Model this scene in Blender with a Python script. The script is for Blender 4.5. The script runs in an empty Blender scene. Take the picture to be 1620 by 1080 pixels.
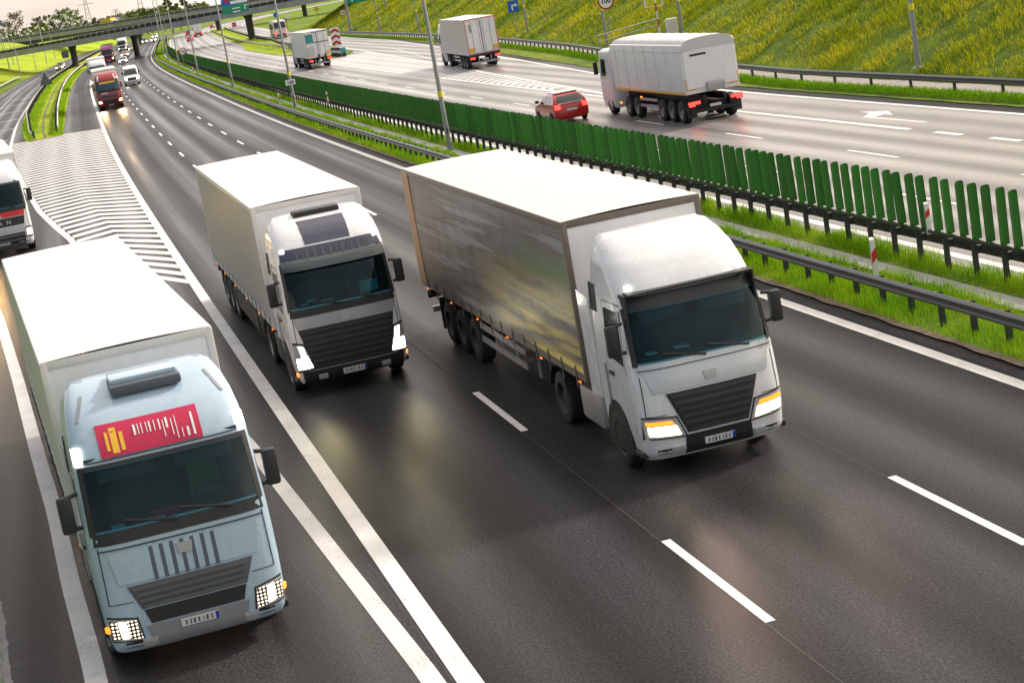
import bpy, bmesh, math, random
import numpy as np
from mathutils import Vector, Matrix

random.seed(7)
RNG = np.random.default_rng(11)
PI = math.pi
SC = bpy.context.scene
COL = SC.collection

# ------------------------------------------------------------------ road alignment
# plan curve of the motorway: s runs away from the viewer, o is the offset to the
# right of the left edge line of the near carriageway (metres)
KN = [-20, 15, 60, 110, 170, 250, 340, 420, 500, 600, 720, 900]
KV = [0.182, 0.182, 0.120, 0.241, 0.006, 0.143, 0.274, 0.200, -0.025, 0.101, 1.567, 3.033]
S_ = np.arange(-30, 1100.5, 0.5)
_k = np.interp(S_, KN, KV) * 1e-3
_h = np.concatenate([[0], np.cumsum((_k[1:] + _k[:-1]) / 2 * .5)])
_i0 = int(np.searchsorted(S_, 0))
H_ = _h - _h[_i0] - 0.221957
X_ = np.concatenate([[0], np.cumsum((np.sin(H_[1:]) + np.sin(H_[:-1])) / 2 * .5)])
Y_ = np.concatenate([[0], np.cumsum((np.cos(H_[1:]) + np.cos(H_[:-1])) / 2 * .5)])
X_ = X_ - X_[_i0] - 0.779532
Y_ = Y_ - Y_[_i0] + 20.0

def hd(s):
    return float(np.interp(s, S_, H_))

def rd(s, o, z=0.0):
    h = np.interp(s, S_, H_)
    return (float(np.interp(s, S_, X_) + o * np.cos(h)), float(np.interp(s, S_, Y_) - o * np.sin(h)), z)

def rda(s, o, z):
    h = np.interp(s, S_, H_)
    return np.stack([np.interp(s, S_, X_) + o * np.cos(h), np.interp(s, S_, Y_) - o * np.sin(h), z + 0 * s], 1)

# ------------------------------------------------------------------ materials
MATS = {}

def nmat(name):
    m = bpy.data.materials.new(name)
    m.use_nodes = True
    nt = m.node_tree
    return m, nt, nt.nodes['Principled BSDF']

def N(nt, t, **kw):
    n = nt.nodes.new(t)
    for k, v in kw.items():
        setattr(n, k, v)
    return n

def ramp(nt, fac, stops):
    r = N(nt, 'ShaderNodeValToRGB')
    els = r.color_ramp.elements
    while len(els) < len(stops):
        els.new(0.5)
    for e, (p, c) in zip(els, stops):
        e.position = p
        e.color = (c[0], c[1], c[2], 1) if not isinstance(c, (int, float)) else (c, c, c, 1)
    nt.links.new(fac, r.inputs[0])
    return r

def noise(nt, vec, scale, detail=3, rough=.55):
    n = N(nt, 'ShaderNodeTexNoise')
    n.inputs['Scale'].default_value = scale
    n.inputs['Detail'].default_value = detail
    n.inputs['Roughness'].default_value = rough
    if vec is not None:
        nt.links.new(vec, n.inputs['Vector'])
    return n

def mapping(nt, vec, scale=(1, 1, 1)):
    mp = N(nt, 'ShaderNodeMapping')
    mp.inputs['Scale'].default_value = scale
    nt.links.new(vec, mp.inputs['Vector'])
    return mp.outputs[0]

def math_(nt, op, a, b=None, clamp=False):
    n = N(nt, 'ShaderNodeMath', operation=op)
    n.use_clamp = clamp
    for i, v in enumerate((a, b)):
        if v is None:
            continue
        if isinstance(v, (int, float)):
            n.inputs[i].default_value = v
        else:
            nt.links.new(v, n.inputs[i])
    return n.outputs[0]

def mix(nt, fac, a, b, mode='MIX'):
    n = N(nt, 'ShaderNodeMixRGB', blend_type=mode)
    for i, v in ((0, fac), (1, a), (2, b)):
        if isinstance(v, (int, float)):
            n.inputs[i].default_value = v
        elif isinstance(v, tuple):
            n.inputs[i].default_value = (*v[:3], 1)
        else:
            nt.links.new(v, n.inputs[i])
    return n.outputs[0]

def bump(nt, bsdf, h, strength=.3, dist=.02):
    b = N(nt, 'ShaderNodeBump')
    b.inputs['Strength'].default_value = strength
    b.inputs['Distance'].default_value = dist
    nt.links.new(h, b.inputs['Height'])
    nt.links.new(b.outputs[0], bsdf.inputs['Normal'])

def plain(name, col, rough=.5, metal=0.0, coat=0.0, dirt=.18, dscale=1.6, spec=.5):
    """a real surface: base colour broken up by grime of its own shape"""
    if name in MATS:
        return MATS[name]
    m, nt, b = nmat(name)
    tc = N(nt, 'ShaderNodeTexCoord').outputs['Object']
    n1 = noise(nt, tc, dscale, 5, .62)
    n2 = noise(nt, mapping(nt, tc, (6, 6, .8)), dscale * 2, 3)
    f = math_(nt, 'MULTIPLY', n1.outputs[0], n2.outputs[0])
    r = ramp(nt, f, [(0.12, 1.0), (.42, 0.0)])
    d = tuple(c * .45 + .02 for c in col[:3])
    fac = math_(nt, 'MULTIPLY', r.outputs[0], dirt)
    nt.links.new(mix(nt, fac, tuple(col), d), b.inputs['Base Color'])
    rr = math_(nt, 'ADD', math_(nt, 'MULTIPLY', n1.outputs[0], .25), max(.05, rough - .12), True)
    nt.links.new(rr, b.inputs['Roughness'])
    b.inputs['Metallic'].default_value = metal
    b.inputs['Coat Weight'].default_value = coat
    b.inputs['Coat Roughness'].default_value = .08
    b.inputs['Specular IOR Level'].default_value = spec
    MATS[name] = m
    return m

def lamp_mat(name, col, strength):
    if name in MATS:
        return MATS[name]
    m, nt, b = nmat(name)
    b.inputs['Base Color'].default_value = (*[min(.8, c) for c in col], 1)
    b.inputs['Emission Color'].default_value = (*col, 1)
    b.inputs['Emission Strength'].default_value = strength
    b.inputs['Roughness'].default_value = .15
    MATS[name] = m
    return m

def make_asphalt(name, base, lane, phase, spec=.38):
    m, nt, b = nmat(name)
    uv = N(nt, 'ShaderNodeUVMap', uv_map='road').outputs[0]
    ge = N(nt, 'ShaderNodeNewGeometry').outputs['Position']
    sep = N(nt, 'ShaderNodeSeparateXYZ')
    nt.links.new(uv, sep.inputs[0])
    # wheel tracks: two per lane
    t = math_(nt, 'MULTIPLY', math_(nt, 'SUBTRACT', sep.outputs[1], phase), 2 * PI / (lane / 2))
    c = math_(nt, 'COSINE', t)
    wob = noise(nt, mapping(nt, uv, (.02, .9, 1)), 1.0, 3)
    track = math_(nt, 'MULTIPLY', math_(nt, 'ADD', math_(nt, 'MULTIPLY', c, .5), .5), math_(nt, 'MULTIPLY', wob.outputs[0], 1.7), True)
    streak = noise(nt, mapping(nt, uv, (.012, 1.6, 1)), 1.0, 4, .6)
    patch = noise(nt, mapping(nt, uv, (.06, .35, 1)), 1.0, 4, .6)
    agg = noise(nt, ge, 21, 5, .95)
    agg2 = noise(nt, ge, 70, 1, .5)
    grit = noise(nt, ge, 17, 2, .6)
    d = tuple(x * .55 for x in base)
    l = tuple(x * 1.55 for x in base)
    c1 = mix(nt, ramp(nt, streak.outputs[0], [(.3, 0), (.7, 1)]).outputs[0], d, l)
    c2 = mix(nt, math_(nt, 'MULTIPLY', track, .6), c1, tuple(x * 2.5 for x in base))  # lighter tracks: polished wear, with the lanes' sheen also put into the colour
    c3 = mix(nt, .5, c2, ramp(nt, patch.outputs[0], [(.3, .35), (.7, .8)]).outputs[0], 'OVERLAY')
    c4 = mix(nt, .85, c3, ramp(nt, agg.outputs[0], [(.40, .0), (.60, 1.0)]).outputs[0], 'OVERLAY')
    sp = ramp(nt, agg2.outputs[0], [(.66, 0), (.72, 1)])
    c5 = mix(nt, math_(nt, 'MULTIPLY', sp.outputs[0], .45), c4, (.26, .24, .23))
    nt.links.new(c5, b.inputs['Base Color'])
    r = math_(nt, 'SUBTRACT', .46, math_(nt, 'MULTIPLY', track, .14))
    r = math_(nt, 'ADD', r, math_(nt, 'MULTIPLY', math_(nt, 'SUBTRACT', streak.outputs[0], .5), .35))
    r = math_(nt, 'ADD', r, math_(nt, 'MULTIPLY', math_(nt, 'SUBTRACT', agg.outputs[0], .5), .35), True)
    nt.links.new(r, b.inputs['Roughness'])
    b.inputs['Specular IOR Level'].default_value = spec
    hh = math_(nt, 'ADD', agg.outputs[0], math_(nt, 'MULTIPLY', grit.outputs[0], .6))
    bump(nt, b, hh, .40, .010)
    MATS[name] = m
    return m

def make_paint(name='road_paint', col=(.72, .71, .70)):
    m, nt, b = nmat(name)
    ge = N(nt, 'ShaderNodeNewGeometry').outputs['Position']
    n = noise(nt, ge, 26, 5, .75)
    n2 = noise(nt, ge, 1.1, 3)
    f = math_(nt, 'ADD', math_(nt, 'MULTIPLY', n.outputs[0], .8), math_(nt, 'MULTIPLY', n2.outputs[0], .35))
    r = ramp(nt, f, [(.44, (.30, .29, .28)), (.53, tuple(c * .86 for c in col)), (.7, col)])
    nt.links.new(r.outputs[0], b.inputs['Base Color'])
    b.inputs['Roughness'].default_value = .6
    bump(nt, b, n.outputs[0], .15, .004)
    MATS[name] = m
    return m

def make_grass_ground(name, cols, sc=1.0):
    m, nt, b = nmat(name)
    ge = N(nt, 'ShaderNodeNewGeometry').outputs['Position']
    n1 = noise(nt, ge, .09 * sc, 5, .6)
    n2 = noise(nt, ge, .9 * sc, 5, .7)
    n3 = noise(nt, ge, 7 * sc, 4, .7)
    f = math_(nt, 'ADD', math_(nt, 'MULTIPLY', n1.outputs[0], .5), math_(nt, 'MULTIPLY', n2.outputs[0], .5))
    r = ramp(nt, f, [(.34, cols[0]), (.46, cols[1]), (.56, cols[2]), (.68, cols[3])])
    c = mix(nt, .8, r.outputs[0], ramp(nt, n3.outputs[0], [(.3, .22), (.7, .8)]).outputs[0], 'OVERLAY')
    nt.links.new(c, b.inputs['Base Color'])
    b.inputs['Roughness'].default_value = .85
    b.inputs['Specular IOR Level'].default_value = .2
    bump(nt, b, math_(nt, 'ADD', n2.outputs[0], n3.outputs[0]), .9, .25)
    MATS[name] = m
    return m

def make_leaf(name, cols, transl=.35):
    """blades and leaves: colour per blade from the mesh's own tint attribute"""
    m, nt, b = nmat(name)
    at = N(nt, 'ShaderNodeAttribute', attribute_name='tint')
    r = ramp(nt, at.outputs['Fac'], [(i / (len(cols) - 1), c) for i, c in enumerate(cols)])
    nt.links.new(r.outputs[0], b.inputs['Base Color'])
    b.inputs['Roughness'].default_value = .7
    b.inputs['Specular IOR Level'].default_value = .2
    tr = N(nt, 'ShaderNodeBsdfTranslucent')
    nt.links.new(r.outputs[0], tr.inputs[0])
    mx = N(nt, 'ShaderNodeMixShader')
    mx.inputs[0].default_value = transl
    nt.links.new(b.outputs[0], mx.inputs[1])
    nt.links.new(tr.outputs[0], mx.inputs[2])
    nt.links.new(mx.outputs[0], nt.nodes['Material Output'].inputs[0])
    MATS[name] = m
    return m

def make_concrete(name, col, sc=1.0, joint=0):
    m, nt, b = nmat(name)
    ge = N(nt, 'ShaderNodeNewGeometry').outputs['Position']
    n1 = noise(nt, ge, .35 * sc, 5, .65)
    n2 = noise(nt, mapping(nt, ge, (1, 1, .15)), 2.5 * sc, 4, .6)
    n3 = noise(nt, ge, 30 * sc, 3, .7)
    f = math_(nt, 'ADD', math_(nt, 'MULTIPLY', n1.outputs[0], .5), math_(nt, 'MULTIPLY', n2.outputs[0], .5))
    r = ramp(nt, f, [(.3, tuple(c * .6 for c in col)), (.7, tuple(c * 1.15 for c in col))])
    c = mix(nt, .35, r.outputs[0], n3.outputs[0], 'OVERLAY')
    nt.links.new(c, b.inputs['Base Color'])
    b.inputs['Roughness'].default_value = .85
    bump(nt, b, n3.outputs[0], .2, .01)
    MATS[name] = m
    return m

def make_glass(name, tint, mixf=.5):
    m, nt, b = nmat(name)
    out = nt.nodes['Material Output']
    tr = N(nt, 'ShaderNodeBsdfTransparent')
    tr.inputs[0].default_value = (*tint, 1)
    gl = N(nt, 'ShaderNodeBsdfGlossy')
    gl.inputs['Roughness'].default_value = .03
    gl.inputs[0].default_value = (.62, .82, .86, 1)
    fr = N(nt, 'ShaderNodeFresnel')
    fr.inputs[0].default_value = 1.5
    f = math_(nt, 'ADD', math_(nt, 'MULTIPLY', fr.outputs[0], .75), .0, True)
    mx = N(nt, 'ShaderNodeMixShader')
    nt.links.new(f, mx.inputs[0])
    nt.links.new(tr.outputs[0], mx.inputs[1])
    nt.links.new(gl.outputs[0], mx.inputs[2])
    nt.links.new(mx.outputs[0], out.inputs[0])
    MATS[name] = m
    return m

def make_darkglass(name, col=(.015, .03, .035)):
    m, nt, b = nmat(name)
    b.inputs['Base Color'].default_value = (*col, 1)
    b.inputs['Roughness'].default_value = .06
    b.inputs['Specular IOR Level'].default_value = .7
    MATS[name] = m
    return m

def make_curtain(name):
    """printed side curtain: dark grey brown with yellow and green swooshes"""
    m, nt, b = nmat(name)
    tc = N(nt, 'ShaderNodeTexCoord').outputs['Object']
    sep = N(nt, 'ShaderNodeSeparateXYZ')
    nt.links.new(tc, sep.inputs[0])
    big = noise(nt, mapping(nt, tc, (1, .055, 1.7)), 1.7, 4, .5)
    big.inputs['Distortion'].default_value = .5
    base = ramp(nt, big.outputs[0], [(.3, (.075, .064, .058)), (.46, (.17, .16, .155)), (.54, (.12, .10, .085)), (.62, (.27, .27, .28)), (.72, (.15, .14, .14))])
    # yellow swoosh towards the front and the lower edge
    sw = noise(nt, mapping(nt, tc, (1, .13, 1.6)), 1.3, 4, .5)
    sw.inputs['Distortion'].default_value = .8
    yy = math_(nt, 'MULTIPLY', math_(nt, 'ADD', sep.outputs[1], 10.5), .22, True)
    zz = math_(nt, 'MULTIPLY', math_(nt, 'SUBTRACT', 3.0, sep.outputs[2]), .8, True)
    msk = math_(nt, 'MULTIPLY', math_(nt, 'MULTIPLY', yy, zz), ramp(nt, sw.outputs[0], [(.37, 0), (.54, 1)]).outputs[0], True)
    c1 = mix(nt, msk, base.outputs[0], (.80, .66, .20))
    gz = math_(nt, 'MULTIPLY', math_(nt, 'SUBTRACT', .42, math_(nt, 'ABSOLUTE', math_(nt, 'SUBTRACT', sep.outputs[2], 3.05))), 2.6, True)
    gy = math_(nt, 'MULTIPLY', math_(nt, 'ADD', sep.outputs[1], 7.5), .35, True)
    g = math_(nt, 'MULTIPLY', math_(nt, 'MULTIPLY', gz, gy), ramp(nt, sw.outputs[0], [(.44, 0), (.62, .8)]).outputs[0], True)
    c2 = mix(nt, g, c1, (.07, .19, .02))
    nt.links.new(c2, b.inputs['Base Color'])
    b.inputs['Roughness'].default_value = .42
    fold = noise(nt, mapping(nt, tc, (1, 1.5, .25)), 2.0, 3)
    bump(nt, b, fold.outputs[0], .5, .05)
    MATS[name] = m
    return m

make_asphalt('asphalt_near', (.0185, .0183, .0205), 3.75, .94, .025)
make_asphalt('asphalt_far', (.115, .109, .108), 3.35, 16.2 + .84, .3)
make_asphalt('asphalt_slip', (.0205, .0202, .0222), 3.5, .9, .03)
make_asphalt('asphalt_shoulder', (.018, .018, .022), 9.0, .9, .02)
make_paint()
make_paint('road_paint_worn', (.64, .63, .63))
make_grass_ground('grass_ground', [(.05, .10, .004), (.10, .18, .005), (.18, .24, .008), (.24, .22, .03)])
make_grass_ground('grass_bright', [(.11, .20, .004), (.22, .33, .005), (.36, .42, .006), (.46, .44, .012)])
make_leaf('grass_blade', [(.05, .15, .003), (.12, .30, .004), (.23, .43, .005), (.37, .51, .008), (.46, .42, .05)])
make_leaf('slope_blade', [(.05, .10, .002), (.16, .235, .003), (.36, .40, .005), (.62, .56, .012), (.64, .45, .11)])
make_leaf('leaf', [(.035, .055, .012), (.065, .10, .018), (.11, .155, .022), (.17, .21, .03)], .45)
make_leaf('leaf_spring', [(.04, .075, .006), (.09, .15, .008), (.16, .22, .012), (.22, .27, .03)], .45)
make_leaf('leaf_dry', [(.06, .05, .02), (.12, .09, .035), (.16, .14, .05), (.10, .12, .03)], .35)
make_concrete('concrete', (.27, .26, .26))
make_concrete('concrete_light', (.42, .41, .40))
make_concrete('concrete_dark', (.12, .115, .12))
make_concrete('gravel', (.30, .27, .25), 2.2)
make_concrete('seal', (.075, .07, .068), 3)
make_concrete('soil', (.13, .095, .06), 1.5)
plain('steel_dark', (.060, .062, .070), .42, .55, dirt=.5)
plain('steel_pole', (.34, .35, .36), .42, .4, dirt=.35)
plain('barrier_navy', (.022, .028, .04), .5, .3, dirt=.3)
plain('steel_rail', (.12, .12, .128), .4, .6, dirt=.5)
plain('steel_light', (.50, .47, .42), .42, .5, dirt=.35)
plain('slat_green', (.014, .135, .005), .45, 0, dirt=.25, dscale=.9, spec=.35)
plain('yellow_band', (.75, .68, .02), .5, dirt=.1)
plain('white_plastic', (.72, .72, .71), .4, dirt=.2)
plain('red_plastic', (.55, .015, .02), .4, dirt=.15)
plain('sign_red', (.42, .012, .018), .35, dirt=.1)
plain('sign_white', (.75, .75, .75), .35, dirt=.08)
plain('sign_blue', (.01, .10, .45), .35, dirt=.1)
plain('sign_green', (.0, .22, .13), .35, dirt=.1)
plain('sign_black', (.012, .012, .015), .4, dirt=0)
plain('sign_back', (.10, .12, .15), .5, .4, dirt=.3)
plain('sign_yellow', (.75, .50, .02), .4, dirt=.1)
plain('orange', (.75, .17, .02), .5, dirt=.2)
plain('tyre', (.014, .014, .015), .75, dirt=.5)
plain('rim', (.30, .30, .31), .4, .6, dirt=.5)
plain('rim_dark', (.045, .045, .05), .5, .4, dirt=.5)
plain('black_plastic', (.014, .015, .017), .5, dirt=.4)
plain('grey_plastic', (.10, .105, .115), .5, dirt=.35)
plain('bumper_grey', (.24, .255, .28), .38, dirt=.3)
plain('chassis', (.018, .017, .018), .6, .2, dirt=.5)
plain('interior', (.02, .022, .024), .7, dirt=.2)
plain('seat_fabric', (.06, .06, .07), .8, dirt=.2)
plain('tarp_white', (.585, .583, .588), .48, dirt=.22, dscale=.55)
plain('tarp_cream', (.59, .565, .545), .5, dirt=.25, dscale=.5)
plain('tarp_grey', (.40, .385, .37), .5, dirt=.3, dscale=.6)
plain('box_white', (.80, .795, .80), .38, dirt=.22, dscale=.7)
plain('box_beige', (.66, .58, .54), .42, dirt=.22, dscale=.7)
plain('frame_white', (.70, .68, .65), .4, dirt=.3)
plain('frame_alu', (.42, .42, .43), .4, .5, dirt=.3)
plain('frame_brown', (.17, .135, .11), .5, dirt=.35)
plain('post_brown', (.42, .24, .12), .5, dirt=.3)
plain('paint_skytint', (.36, .48, .59), .28, 0, .5, dirt=.22, dscale=1.1)  # white cab's shaded blue sky reflection put into the paint colour
plain('paint_white', (.70, .715, .74), .28, 0, .5, dirt=.24, dscale=1.1)
plain('paint_silver', (.50, .53, .56), .28, .2, .5, dirt=.14)
plain('paint_red', (.30, .008, .015), .25, 0, .6, dirt=.15)
plain('paint_magenta', (.55, .02, .22), .28, 0, .5, dirt=.1)
plain('paint_carred', (.50, .012, .012), .25, 0, .6, dirt=.1)
plain('paint_dark', (.02, .025, .06), .25, 0, .6, dirt=.1)
plain('paint_grey', (.30, .31, .33), .3, .2, .5, dirt=.1)
plain('paint_gold', (.55, .40, .16), .3, .1, .5, dirt=.1)
plain('paint_coach', (.70, .66, .62), .3, 0, .4, dirt=.15)
plain('banner_red', (.50, .010, .065), .45, dirt=.1)
plain('stripe_red', (.62, .02, .03), .4, dirt=.08)
plain('emblem_yellow', (.75, .45, .03), .45, dirt=.05)
plain('reflect_orange', (.75, .42, .05), .4, dirt=.1)
plain('plate_white', (.62, .62, .62), .4, dirt=.15)
plain('plate_blue', (.01, .05, .35), .4, dirt=0)
plain('teal_panel', (.03, .26, .28), .45, dirt=.15)
plain('vest_green', (.10, .20, .06), .7, dirt=.1)
plain('stripe_yellow', (.75, .40, .01), .4, dirt=.1)
plain('warehouse_grey', (.22, .24, .28), .6, dirt=.2, dscale=.1)
plain('bark', (.09, .07, .05), .9, dirt=.4)
plain('pylon_steel', (.42, .35, .34), .6, dirt=.1)
def vary(name, amt=.35):
    nt = MATS[name].node_tree
    b = nt.nodes['Principled BSDF']
    src = b.inputs['Base Color'].links[0].from_socket
    oi = N(nt, 'ShaderNodeObjectInfo')
    f = math_(nt, 'ADD', math_(nt, 'MULTIPLY', oi.outputs['Random'], amt), 1 - amt / 2)
    cb = N(nt, 'ShaderNodeCombineXYZ')
    for i in range(3):
        nt.links.new(f, cb.inputs[i])
    nt.links.new(mix(nt, 1.0, src, cb.outputs[0], 'MULTIPLY'), b.inputs['Base Color'])
vary('slat_green', .5)
make_glass('windscreen', (.30, .62, .68))
make_darkglass('dark_glass')
make_darkglass('teal_glass', (.012, .06, .075))
make_darkglass('lens_glass', (.35, .36, .38))
make_curtain('printed_curtain')
lamp_mat('lamp_white', (1, .93, .78), 14)
lamp_mat('lamp_warm', (1, .80, .45), 14)
lamp_mat('lamp_led', (1, .95, .84), 9)
def make_led_grid(name):
    m, nt, b = nmat(name)
    tc = N(nt, 'ShaderNodeTexCoord').outputs['Object']
    sep = N(nt, 'ShaderNodeSeparateXYZ')
    nt.links.new(tc, sep.inputs[0])
    a = math_(nt, 'SINE', math_(nt, 'MULTIPLY', sep.outputs[0], 2 * PI / .052))
    c = math_(nt, 'SINE', math_(nt, 'MULTIPLY', sep.outputs[2], 2 * PI / .052))
    d = math_(nt, 'GREATER_THAN', math_(nt, 'ADD', a, c), .75)
    b.inputs['Base Color'].default_value = (.10, .10, .11, 1)
    b.inputs['Emission Color'].default_value = (1, .80, .50, 1)
    nt.links.new(math_(nt, 'MULTIPLY', d, 3.2), b.inputs['Emission Strength'])
    b.inputs['Roughness'].default_value = .2
    MATS[name] = m
make_led_grid('led_grid')
lamp_mat('lamp_yellowish', (1, .97, .80), 16)
lamp_mat('lamp_gold', (1, .62, .18), 12)
lamp_mat('lamp_far', (1, .84, .55), 40)
lamp_mat('lamp_farred', (1, .04, .03), 16)
lamp_mat('lamp_orange', (1, .22, .015), 1.8)
lamp_mat('lamp_marker', (1, .22, .02), .8)
lamp_mat('lamp_red', (1, .012, .010), 4)
lamp_mat('lamp_redbright', (1, .016, .012), 8)
lamp_mat('marker_white', (1, .96, .85), 4)
M = MATS

# ------------------------------------------------------------------ mesh helpers
class MB:
    def __init__(self):
        self.v, self.f, self.m, self.uv = [], [], [], {}

    def add(self, vs, fs, m=0):
        b = len(self.v)
        self.v.extend([tuple(map(float, p)) for p in vs])
        for f in fs:
            self.f.append([i + b for i in f])
            self.m.append(m)
        return b

    def box(self, c, d, m=0, rz=0.0, M4=None):
        hx, hy, hz = d[0] / 2, d[1] / 2, d[2] / 2
        cs, sn = math.cos(rz), math.sin(rz)
        vs = []
        for z in (-hz, hz):
            for x, y in ((-hx, -hy), (hx, -hy), (hx, hy), (-hx, hy)):
                p = Vector((c[0] + x * cs - y * sn, c[1] + x * sn + y * cs, c[2] + z))
                vs.append(p if M4 is None else M4 @ p)
        self.add(vs, [(3, 2, 1, 0), (4, 5, 6, 7), (0, 1, 5, 4), (1, 2, 6, 5), (2, 3, 7, 6), (3, 0, 4, 7)], m)

    def rbox(self, c, d, r=.04, m=0):
        """box with chamfered edges"""
        bm = bmesh.new()
        bmesh.ops.create_cube(bm, size=1)
        for v in bm.verts:
            v.co = Vector((v.co.x * d[0] + c[0], v.co.y * d[1] + c[1], v.co.z * d[2] + c[2]))
        bmesh.ops.bevel(bm, geom=list(bm.edges), offset=min(r, min(d) * .45), segments=2, affect='EDGES', profile=.6)
        bm.verts.index_update()
        self.add([v.co for v in bm.verts], [[v.index for v in f.verts] for f in bm.faces], m)
        bm.free()

    def cyl(self, p0, p1, r0, r1=None, n=10, m=0, caps=True):
        r1 = r0 if r1 is None else r1
        p0, p1 = Vector(p0), Vector(p1)
        d = (p1 - p0).normalized()
        a = d.orthogonal().normalized()
        b = d.cross(a)
        vs = []
        for p, r in ((p0, r0), (p1, r1)):
            for i in range(n):
                t = 2 * PI * i / n
                vs.append(p + (a * math.cos(t) + b * math.sin(t)) * r)
        fs = [(i, (i + 1) % n, n + (i + 1) % n, n + i) for i in range(n)]
        if caps:
            fs += [tuple(range(n - 1, -1, -1)), tuple(range(n, 2 * n))]
        self.add(vs, fs, m)

    def lathe_x(self, prof, n=28, c=(0, 0, 0), m=0, closed=False):
        """profile of (x, r) turned about the X axis"""
        vs = []
        for x, r in prof:
            for i in range(n):
                t = 2 * PI * i / n
                vs.append((c[0] + x, c[1] + r * math.cos(t), c[2] + r * math.sin(t)))
        fs = []
        k = len(prof)
        for j in range(k - 1 + (1 if closed else 0)):
            a, b = j * n, ((j + 1) % k) * n
            for i in range(n):
                fs.append((a + i, b + i, b + (i + 1) % n, a + (i + 1) % n))
        self.add(vs, fs, m)

    def sweep(self, prof, path, m=0, closed=True, caps=True):
        """prof: (lateral, up) points; path: list of (pos, lateral dir)"""
        k = len(prof)
        vs = []
        for p, l in path:
            for a, z in prof:
                vs.append((p[0] + l[0] * a, p[1] + l[1] * a, p[2] + z))
        fs = []
        for j in range(len(path) - 1):
            for i in range(k if closed else k - 1):
                i2 = (i + 1) % k
                fs.append((j * k + i, j * k + i2, (j + 1) * k + i2, (j + 1) * k + i))
        if caps and closed:
            fs.append(tuple(range(k)))
            fs.append(tuple(range(len(path) * k - 1, (len(path) - 1) * k - 1, -1)))
        self.add(vs, fs, m)

    def build(self, name, mats, parent=None, smooth=None, fix=True):
        me = bpy.data.meshes.new(name)
        me.from_pydata(self.v, [], self.f)
        if not isinstance(mats, (list, tuple)):
            mats = [mats]
        for mt in mats:
            me.materials.append(MATS[mt] if isinstance(mt, str) else mt)
        me.polygons.foreach_set('material_index', self.m)
        if fix:
            bm = bmesh.new()
            bm.from_mesh(me)
            bmesh.ops.recalc_face_normals(bm, faces=bm.faces)
            bm.to_mesh(me)
            bm.free()
        if smooth is not None:
            me.polygons.foreach_set('use_smooth', [True] * len(me.polygons))
            me.set_sharp_from_angle(angle=math.radians(smooth))
        me.update()
        o = bpy.data.objects.new(name, me)
        COL.objects.link(o)
        if parent is not None:
            o.parent = parent
        return o

def tag(o, label=None, cat=None, group=None, kind=None):
    if label:
        o['label'] = label
    if cat:
        o['category'] = cat
    if group:
        o['group'] = group
    if kind:
        o['kind'] = kind
    return o

def empty(name, loc=(0, 0, 0), rz=0.0, label=None, cat=None, group=None):
    o = bpy.data.objects.new(name, None)
    o.empty_display_size = .3
    o.location = loc
    o.rotation_euler = (0, 0, rz)
    COL.objects.link(o)
    return tag(o, label, cat, group)

def kids(o):
    return [c for c in bpy.data.objects if c.parent == o]

def copy_tree(o, parent=None, skip=()):
    c = o.copy()
    COL.objects.link(c)
    if parent is not None:
        c.parent = parent
    for ch in list(o.children):
        if ch.name.split('.')[0] not in skip:
            copy_tree(ch, c, skip)
    return c

def text(s, size, name, mat, parent, M4, depth=.004):
    cu = bpy.data.curves.new(name, 'FONT')
    cu.body = s
    cu.size = size
    cu.align_x = 'CENTER'
    cu.align_y = 'CENTER'
    cu.extrude = depth
    cu.offset = size * .022
    ob = bpy.data.objects.new(name + '_curve', cu)
    COL.objects.link(ob)
    dg = bpy.context.evaluated_depsgraph_get()
    me = bpy.data.meshes.new_from_object(ob.evaluated_get(dg))
    bpy.data.objects.remove(ob)
    me.name = name
    me.materials.clear()
    me.materials.append(MATS[mat])
    o = bpy.data.objects.new(name, me)
    o.matrix_local = M4
    COL.objects.link(o)
    if parent is not None:
        o.parent = parent
    return o

ORD = ['nearest', 'second nearest', 'third nearest', 'fourth nearest', 'fifth nearest', 'sixth nearest', 'seventh nearest',
       'eighth nearest', 'ninth nearest', 'tenth nearest', 'eleventh nearest', 'twelfth nearest', 'thirteenth nearest']
NTH = ['first', 'second', 'third', 'fourth', 'fifth', 'sixth', 'seventh', 'eighth', 'ninth', 'tenth', 'eleventh', 'twelfth',
       'thirteenth', 'fourteenth', 'fifteenth', 'sixteenth', 'seventeenth', 'eighteenth', 'nineteenth', 'twentieth']
# ------------------------------------------------------------------ camera
CAM_H = 8.615161
TH, RHO, FPX = 0.200378, 0.175905, 2985.068
cd = bpy.data.cameras.new('camera')
cam = bpy.data.objects.new('camera', cd)
COL.objects.link(cam)
cd.sensor_width = 36
cd.lens = FPX / 1620 * 36
cd.clip_start = .5
cd.clip_end = 20000
_R0 = Vector((1, 0, 0))
_D0 = Vector((0, -math.sin(TH), -math.cos(TH)))
_F0 = Vector((0, math.cos(TH), -math.sin(TH)))
_r = _R0 * math.cos(RHO) + _D0 * math.sin(RHO)
_u = -(-_R0 * math.sin(RHO) + _D0 * math.cos(RHO))
cam.matrix_world = Matrix(((_r.x, _u.x, -_F0.x, 0), (_r.y, _u.y, -_F0.y, 0), (_r.z, _u.z, -_F0.z, CAM_H), (0, 0, 0, 1)))
SC.camera = cam

# ------------------------------------------------------------------ light
SUN_AZ, SUN_EL = math.radians(62), math.radians(33)
w = bpy.data.worlds.new('World')
SC.world = w
w.use_nodes = True
nt = w.node_tree
bg = nt.nodes['Background']
sky = nt.nodes.new('ShaderNodeTexSky')
sky.sky_type = 'NISHITA'
sky.sun_disc = False
sky.sun_elevation = SUN_EL
sky.sun_rotation = SUN_AZ
sky.air_density = 1.0
sky.dust_density = 6.0
sky.ozone_density = .6
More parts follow.
